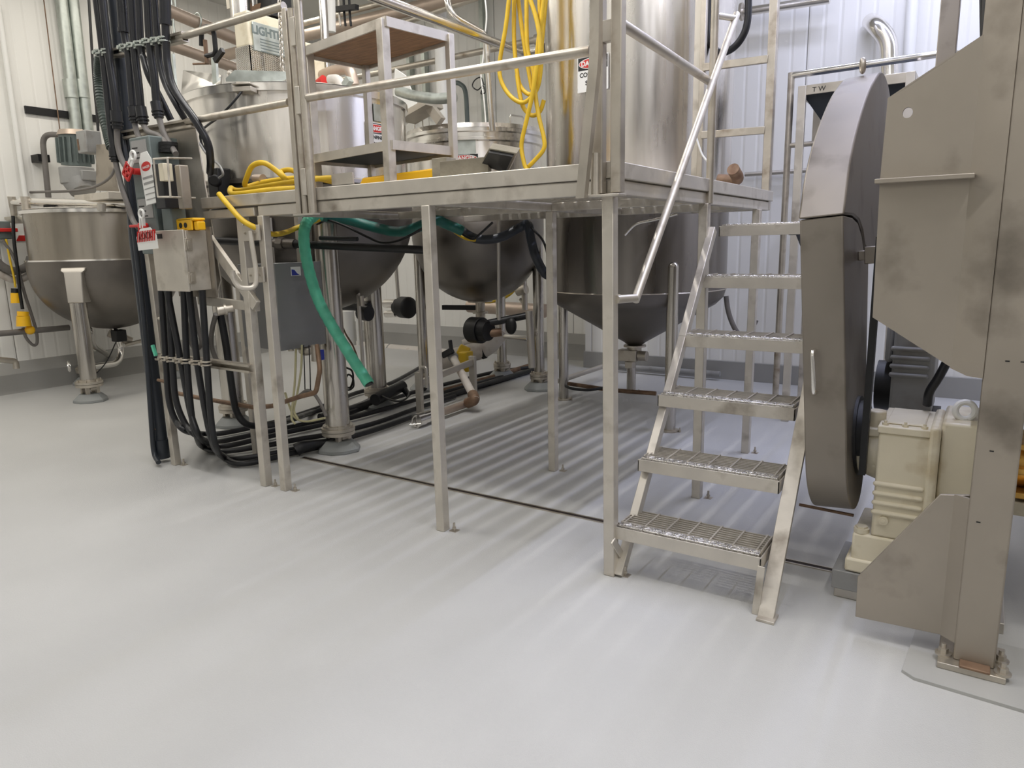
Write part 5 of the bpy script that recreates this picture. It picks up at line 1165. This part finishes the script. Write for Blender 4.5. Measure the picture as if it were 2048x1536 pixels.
pipe('tank_spray_pipe', [at(1250, 470, Y=2.26), at(1270, 448, Y=2.26), at(1310, 440, Y=2.26), at(1355, 428, Y=2.26)], .011, 'shiny', 'thin bright pipe curving over the tall tank side under the deck', None, .05)
# ------------------------------------------------------------------ right rear
el = thing('rusty_elbow', at(1465, 350, Y=2.75), 'rust-stained pipe elbow standing on the deck behind the handrail', 'elbow')
obj('pipe', MB().tube(fillet([at(1436, 360, Y=2.45), at(1480, 362, Y=2.45), at(1466, 338, Y=2.3)], .08, 8), .042, 18), 'rust', el)
tubething('black_hose', [(1420, -30), (1417, 30), (1421, 80), (1436, 104), (1460, 100), (1482, 78), (1495, 42), (1497, -30)], .026, 'black', 'black hose loop hanging behind the stair handrail top', 'hose', Y=2.75)
tubething('white_cable', [(1391, 270), (1398, 292), (1405, 310), (1416, 325), (1421, 342), (1418, 356)], .007, 'white', 'thin white cable curling down beside the tank conduit strip', 'cable', Y=2.4)
wp = thing('wall_pipe', at(1560, 10, Y=4.8), 'steel pipe along the top of the rear wall right of the tank', 'pipe')
obj('pipe', MB().cyl(at(1484, 24, Y=4.75), at(1660, -2, Y=4.75), .04), 'shiny', wp); obj('end_flange', MB().cyl(at(1481, 24, Y=4.75), at(1486, 23, Y=4.75), .08), 'rail', wp)
pipe('wall_pipe', [at(1490, 349, Y=4.88), at(1660, 338, Y=4.88)], .022, 'dull', 'thin horizontal pipe on the rear wall behind the guard', None)
pipe('wall_elbow', [at(1742, 44, Y=4.9), at(1752, 50, Y=4.65), at(1777, 80, Y=4.65), at(1779, 200, Y=4.65)], .075, 'shiny', 'polished steel pipe elbow coming out of the rear wall', None, .18)
pipe('white_wall_pipe', [at(1828, -30, Y=4.85), at(1815, 160, Y=4.85)], .05, 'white', 'pale vertical pipe on the rear wall right of the polished elbow', None)
a = at(1897, 60, Y=2.0)
solo('tan_post', MB().box(a.x-.045, a.x+.045, 1.95, 2.05, 0, 3.4), 'sheet', 'grey-tan square post rising behind the sloped panel edge', 'post', bevel=.004)
hp = thing('hopper', (.45, 3.6, 0), 'steel hopper with a dark cone in a rail frame behind the belt guard', 'hopper')
ra, rb = at(1583, 151, Y=3.5), at(1912, 103, Y=3.5); zt = (ra.z+rb.z)/2
obj('rail', MB().cyl(ra, rb, .026), 'shiny', hp)
obj('rail_post', MB().cyl((ra.x, 3.5, 0), (ra.x, 3.5, ra.z+.02), .026), 'rail', hp)
obj('rail_post', MB().cyl((rb.x, 3.5, 0), (rb.x, 3.5, rb.z), .026), 'rail', hp)
rm = at(1582, 291, Y=3.5); obj('rail', MB().cyl((ra.x, 3.5, rm.z), (rb.x, 3.5, rm.z), .02), 'rail', hp)
ha, hb_ = at(1597, 173, Y=3.3), at(1832, 142, Y=3.3); hz_ = (ha.z+hb_.z)/2
obj('rim', MB().box(ha.x, hb_.x, 3.29, 3.31, hz_-.07, hz_).box(ha.x, hb_.x, 3.89, 3.91, hz_-.07, hz_).box(ha.x, ha.x+.02, 3.3, 3.9, hz_-.07, hz_).box(hb_.x-.02, hb_.x, 3.3, 3.9, hz_-.07, hz_), 'rail', hp, .002)
R_ = []
for t, zz in ((0, hz_-.06), (.75, hz_-.42), (.75, hz_-.75)):
    ix, iy = (hb_.x-ha.x)*.5*t*.8+.03, .3*t*.8+.02
    R_.append([(ha.x+ix, 3.3+iy, zz), (hb_.x-ix, 3.3+iy, zz), (hb_.x-ix, 3.9-iy, zz), (ha.x+ix, 3.9-iy, zz)])
obj('cone', MB().rings(R_), 'pvc', hp)
for x in (ha.x+.03, hb_.x-.03):
    for y in (3.3, 3.9): obj('leg', MB().box(x-.03, x+.03, y-.015, y+.015, 0, hz_), 'frame', hp, .003)
lt = MB().txt('T W', (at(1638, 167, Y=3.28).x, 3.288, hz_-.055), (1, 0, 0), (0, 0, 1), .05, .0008)
obj('lettering', lt, 'dark', hp)
